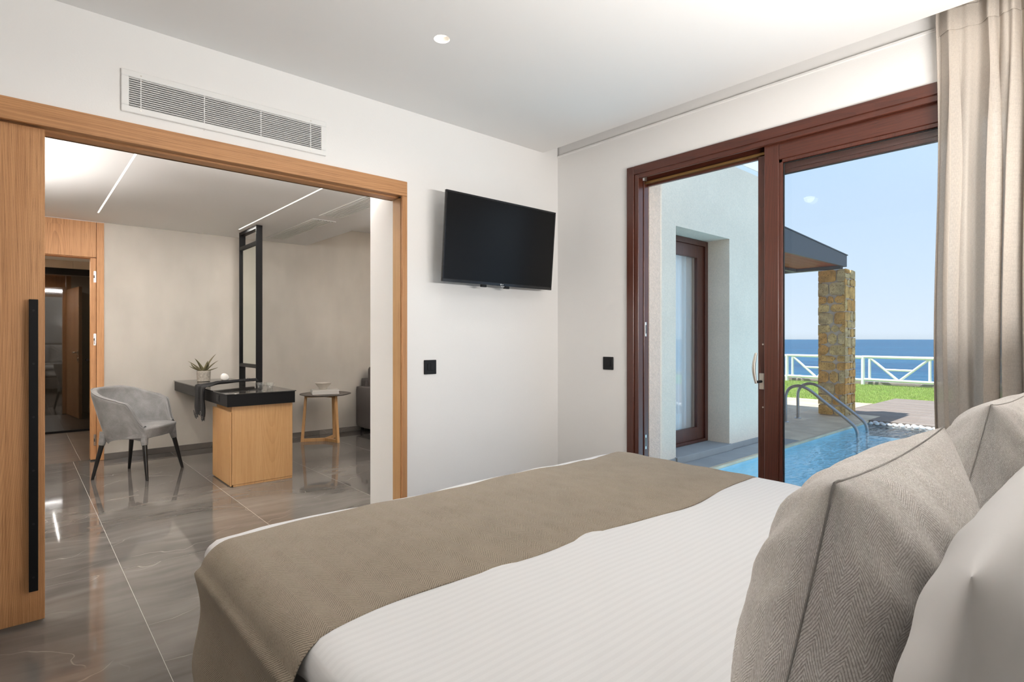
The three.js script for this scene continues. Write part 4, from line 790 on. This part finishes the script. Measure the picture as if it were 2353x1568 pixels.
{
  const boardT = woodTex(61, [[98, 88, 80], [138, 124, 114], [158, 146, 136]], 2, [.6, 2], { arc: 4, w: 512, h: 512 });
  const t = structure('ground_deck', 'weathered wooden deck boards between pool and lawn', [8.2, -.03, 2.2]);
  const m = [std({ map: boardT, roughness: .85 }), std({ map: boardT, roughness: .85, color: rgb(.9, .9, .9) }), std({ map: boardT, roughness: .85, color: rgb(.96, .92, .9) })];
  for (let i = 0; i < 27; i++) { const a = 6.28 + i * .142; part('board', cbox(a, a + .136, -.03, -.002, a > 6.84 ? -.215 : .402, 5, .003, false, i * .37, i * .7), m[i % 3], t); }
  part('joists', box(6.28, 10.1, -.3, -.032, .402, 5), m[0], t);
}
// ---------------------------------------------------------------- stone pillar
{
  const px0 = 6.366, px1 = 6.83, pz0 = -.33, pz1 = .044, H = 2.3, t = thing('stone_pillar', 'square pillar of rough ochre stones carrying the porch roof', 'pillar', [6.6, 0, -.14]);
  part('mortar', box(px0 + .014, px1 - .014, .001, H - .01, pz0 + .014, pz1 - .014), std({ map: renderT, color: rgb(.8, .8, .82), roughness: 1 }), t);
  const pit = tex(512, 512, [.34, .34], (u, v) => { const h = Math.max(0, vn(u * 34, v * 34, 34, 34, 601) - .74) * 3 + Math.max(0, vn(u * 70, v * 70, 70, 70, 603) - .72) * 2; return clamp(.85 - h + (fbm(u, v, 12, 12, 3, 605) - .5) * .3); }, false);
  const stoneT = (c, s) => tex(512, 512, [.34, .34], (u, v) => { const h = clamp(Math.max(0, vn(u * 34, v * 34, 34, 34, 601) - .72) * 3.2 + Math.max(0, vn(u * 70, v * 70, 70, 70, 603) - .72) * 2), k = .9 + (fbm(u, v, 5, 5, 4, s) - .5) * .4; return lerp3([c[0] * k, c[1] * k, c[2] * k], [150, 108, 62], h * .7); });
  const mats = [[255, 200, 118], [250, 186, 102], [250, 212, 142], [238, 206, 150]].map((c, i) => std({ map: stoneT(c, 611 + i), bumpMap: pit, bumpScale: .01, roughness: 1 }));
  const R = rngOf(33);
  const face = (len, place, mats) => {
    let y = .004; while (y < H - .03) {
      let h = Math.min(.1 + R() * .11, H - y); if (H - y - h < .07) h = H - y; let a = 0;
      while (a < len - .01) {
        let w = Math.min(.09 + R() * .17, len - a); if (len - a - w < .06) w = len - a; const g = .008, j = () => (R() - .5) * .034, edge0 = a < .001, edge1 = a + w > len - .001;
        const sub = R() < .18 && h > .14 && w > .1 ? [[y, y + h * .52], [y + h * .52, y + h]] : [[y, y + h]];
        for (const [ya, yb] of sub) {
          const x0 = a + (edge0 ? 0 : g), x1 = a + w - (edge1 ? 0 : g), c = .02 + R() * .03, e0 = edge0 ? .003 : c, e1 = edge1 ? .003 : c;
          const s = new THREE.Shape([[x0 + e0, ya + g], [x1 - e1, ya + g + j() * .4], [x1 + (edge1 ? 0 : j() * .4), ya + g + c * .7], [x1 + (edge1 ? 0 : j() * .5), yb - g - c * .8], [x1 - e1, yb - g + j() * .4], [x0 + e0, yb - g + j() * .4], [x0 + (edge0 ? 0 : j() * .5), yb - g - c], [x0, ya + g + c * .8]].map((p) => new THREE.Vector2(...p)));
          const geo = new THREE.ExtrudeGeometry(s, { depth: .03, bevelEnabled: true, bevelSize: -.004, bevelOffset: 0, bevelThickness: .005 + R() * .005, bevelSegments: 1 });
          planarUV(geo, false, R() * 3, R() * 3); geo.applyMatrix4(place); part('stone', geo, mats[Math.floor(R() * mats.length)], t);
        }
        a += w;
      }
      y += h;
    }
  };
  const mk = (ax, o) => new THREE.Matrix4().makeRotationY(ax).setPosition(...o);
  face(pz1 - pz0, mk(-Math.PI / 2, [px0 + .03, 0, pz0]), mats); face(px1 - px0, mk(0, [px0, 0, pz1 - .03]), mats); face(pz1 - pz0, mk(Math.PI / 2, [px1 - .03, 0, pz1]), mats); face(px1 - px0, mk(Math.PI, [px1, 0, pz0 + .03]), mats);
}
// ---------------------------------------------------------------- porch roof
{
  const grey = std({ color: rgb(.085, .095, .11), roughness: .55 }), red = phy({ map: mahT, color: rgb(2.6, 1.7, 1.2), roughness: .6 });
  const t = thing('porch_roof', 'dark grey porch roof with a red wooden underside on the pillar', 'roof', [5.1, 2.28, -1.5]);
  const sideShape = new THREE.Shape([[3.73, 2.336], [6.5, 2.336], [6.5, 2.51], [3.73, 2.668]].map((p) => new THREE.Vector2(...p)));
  for (const z of [0, -3.04]) { const g = new THREE.ExtrudeGeometry(sideShape, { depth: .03, bevelEnabled: true, bevelSize: .002, bevelThickness: .002, bevelSegments: 1 }); g.translate(0, 0, z); part('fascia', planarUV(g), grey, t); }
  part('fascia', cbox(6.47, 6.502, 2.336, 2.508, -3.01, -.003, .002), grey, t);
  const topS = new THREE.Shape([[3.73, 2.672], [6.53, 2.512], [6.53, 2.525], [3.73, 2.685]].map((p) => new THREE.Vector2(...p))), tg = new THREE.ExtrudeGeometry(topS, { depth: 3.1, bevelEnabled: false }); tg.translate(0, 0, -3.06); part('sheet', planarUV(tg), grey, t);
  for (let i = 0; i < 25; i++) { const z = -3.008 + i * .12; part('plank', cbox(3.74, 6.46, 2.35, 2.366, z + .001, z + .119, .003, true, i * .3, i), red, t); }
  part('beam', cbox(6.34, 6.46, 2.302, 2.35, -3, -.01, .003), grey, t); part('rafter', cbox(3.8, 6.34, 2.305, 2.35, -.75, -.66, .003), grey, t);
}
// ---------------------------------------------------------------- lawn, fence, sea
{
  const grassT = tex(1024, 1024, [3, 3], (u, v) => { const a = fbm(u, v, 10, 10, 4, 701), b = fbm(u, v, 200, 200, 2, 705), k = .8 + (b - .5) * .6; return lerp3([140 * k, 184 * k, 62 * k], [196 * k, 210 * k, 108 * k], clamp((a - .35) * 1.6)); });
  const gm = std({ map: grassT, roughness: 1 });
  const t = thing('lawn', 'short green lawn between the terrace and the white fence', 'lawn', [11, -.02, -2], { kind: 'stuff' });
  part('turf', join(planarUV(box(8.72, 13.9, -.3, -.012, -14, -.2)), planarUV(box(10.12, 13.9, -.3, -.012, -.2, 8))), gm, t);
  const bl = new THREE.BufferGeometry(); { const P = []; for (let k = 0; k < 5; k++) { const a = k * 2.4, r = .018, x = Math.cos(a) * r, z = Math.sin(a) * r, dx = Math.cos(a + 1.6) * .004, dz = Math.sin(a + 1.6) * .004; P.push(x - dx, 0, z - dz, x + dx, 0, z + dz, x * 2, .035 + .008 * (k % 3), z * 2); } bl.setAttribute('position', new THREE.Float32BufferAttribute(P, 3)); bl.computeVertexNormals(); }
  const N = 45000, im = new THREE.InstancedMesh(bl, std({ color: rgb(1, 1, 1), roughness: .9, side: THREE.DoubleSide }), N), R = rngOf(71), M4 = new THREE.Matrix4(), q = new THREE.Quaternion(), c = new THREE.Color();
  for (let i = 0; i < N; i++) { let x, z; do { x = 8.75 + R() * 5; z = -9 + R() * 11; } while (z > -.22 && x < 10.14); q.setFromAxisAngle(new THREE.Vector3(0, 1, 0), R() * 6.3); const s = .45 + R() * .5; M4.compose(new THREE.Vector3(x - 11, .007, z + 2), q, new THREE.Vector3(s, s, s)); im.setMatrixAt(i, M4); const k = .7 + R() * .6; im.setColorAt(i, c.setRGB(.38 * k, .48 * k, .14 * k)); }
  im.name = 'grass_blades'; im.userData.kind = 'stuff'; im.castShadow = im.receiveShadow = true; t.add(im);
}
{
  const white = std({ color: rgb(.9, .9, .89), roughness: .6 }), X = 13.55;
  const t = thing('fence', 'white round-pole fence with braces at the sea edge', 'fence', [X, 0, -2]);
  for (let b = -5; b < 4; b++) {
    const z = -1.793 + b * 1.95, zv = z + .152, zc = zv + .648, ze = zv + 1.296;
    part('post', rod([X, -.011, z], [X, .74, z], .045), white, t); part('upright', rod([X + .01, .13, zv], [X + .01, .71, zv], .033), white, t); part('upright', rod([X + .01, .13, ze], [X + .01, .71, ze], .033), white, t);
    part('top_rail', rod([X, .735, z - .02], [X, .72, z + 1.97], .034, .044), white, t); part('bottom_rail', rod([X, .14, z - .02], [X, .125, z + 1.97], .036, .032), white, t);
    part('brace', rod([X + .01, .7, zv + .02], [X + .01, .135, zc - .01], .033), white, t); part('brace', rod([X + .01, .7, ze - .02], [X + .01, .135, zc + .01], .03), white, t);
    part('mid_rail', rod([X + .01, .41, zc - .33], [X + .01, .405, zc + .33], .028), white, t);
  }
  const k = structure('kerb', 'low grey concrete kerb under the white fence', [13.8, 0, -3]);
  part('concrete', cbox(13.72, 13.95, -.4, .07, -14, 8, .01), std({ map: renderT, color: rgb(.45, .46, .48), roughness: 1 }), k);
  const R = rngOf(83), rg = new THREE.DodecahedronGeometry(1, 1), rm = std({ map: renderT, color: rgb(.55, .5, .44), roughness: 1 });
  for (let i = 0; i < 14; i++) { const m = new THREE.Mesh(rg, rm); m.name = numbered('shore_rock'); const s = .07 + R() * .04; m.scale.set(s, s * .7, s * 1.3); m.rotation.set(R() * 3, R() * 3, R() * 3); m.position.set(14.1 + R() * .2, .03, -6.2 + i * .28); m.castShadow = m.receiveShadow = true; scene.add(m); tag(m, 'brown shore rock behind the white fence', 'rock', 'shore rocks behind the fence'); }
  const seaC = tex(1024, 1024, [400, 160], (u, v) => { const a = fbm(u, v, 6, 20, 5, 801); return lerp3([8, 66, 104], [34, 104, 134], clamp((a - .3) * 1.8)); });
  const seaB = tex(1024, 1024, [40, 16], (u, v) => fbm(u, v, 12, 20, 5, 805), false);
  const g = new THREE.PlaneGeometry(9000, 16000); g.rotateX(-Math.PI / 2); g.translate(4513.9, -2.2, 0);
  single('sea', planarUV(g, true), phy({ map: seaC, roughness: .35, bumpMap: seaB, bumpScale: .5, specularIntensity: .25 }), 'deep blue sea reaching to the horizon', 'sea', null, 'stuff');
}
renderer.render(scene, camera);
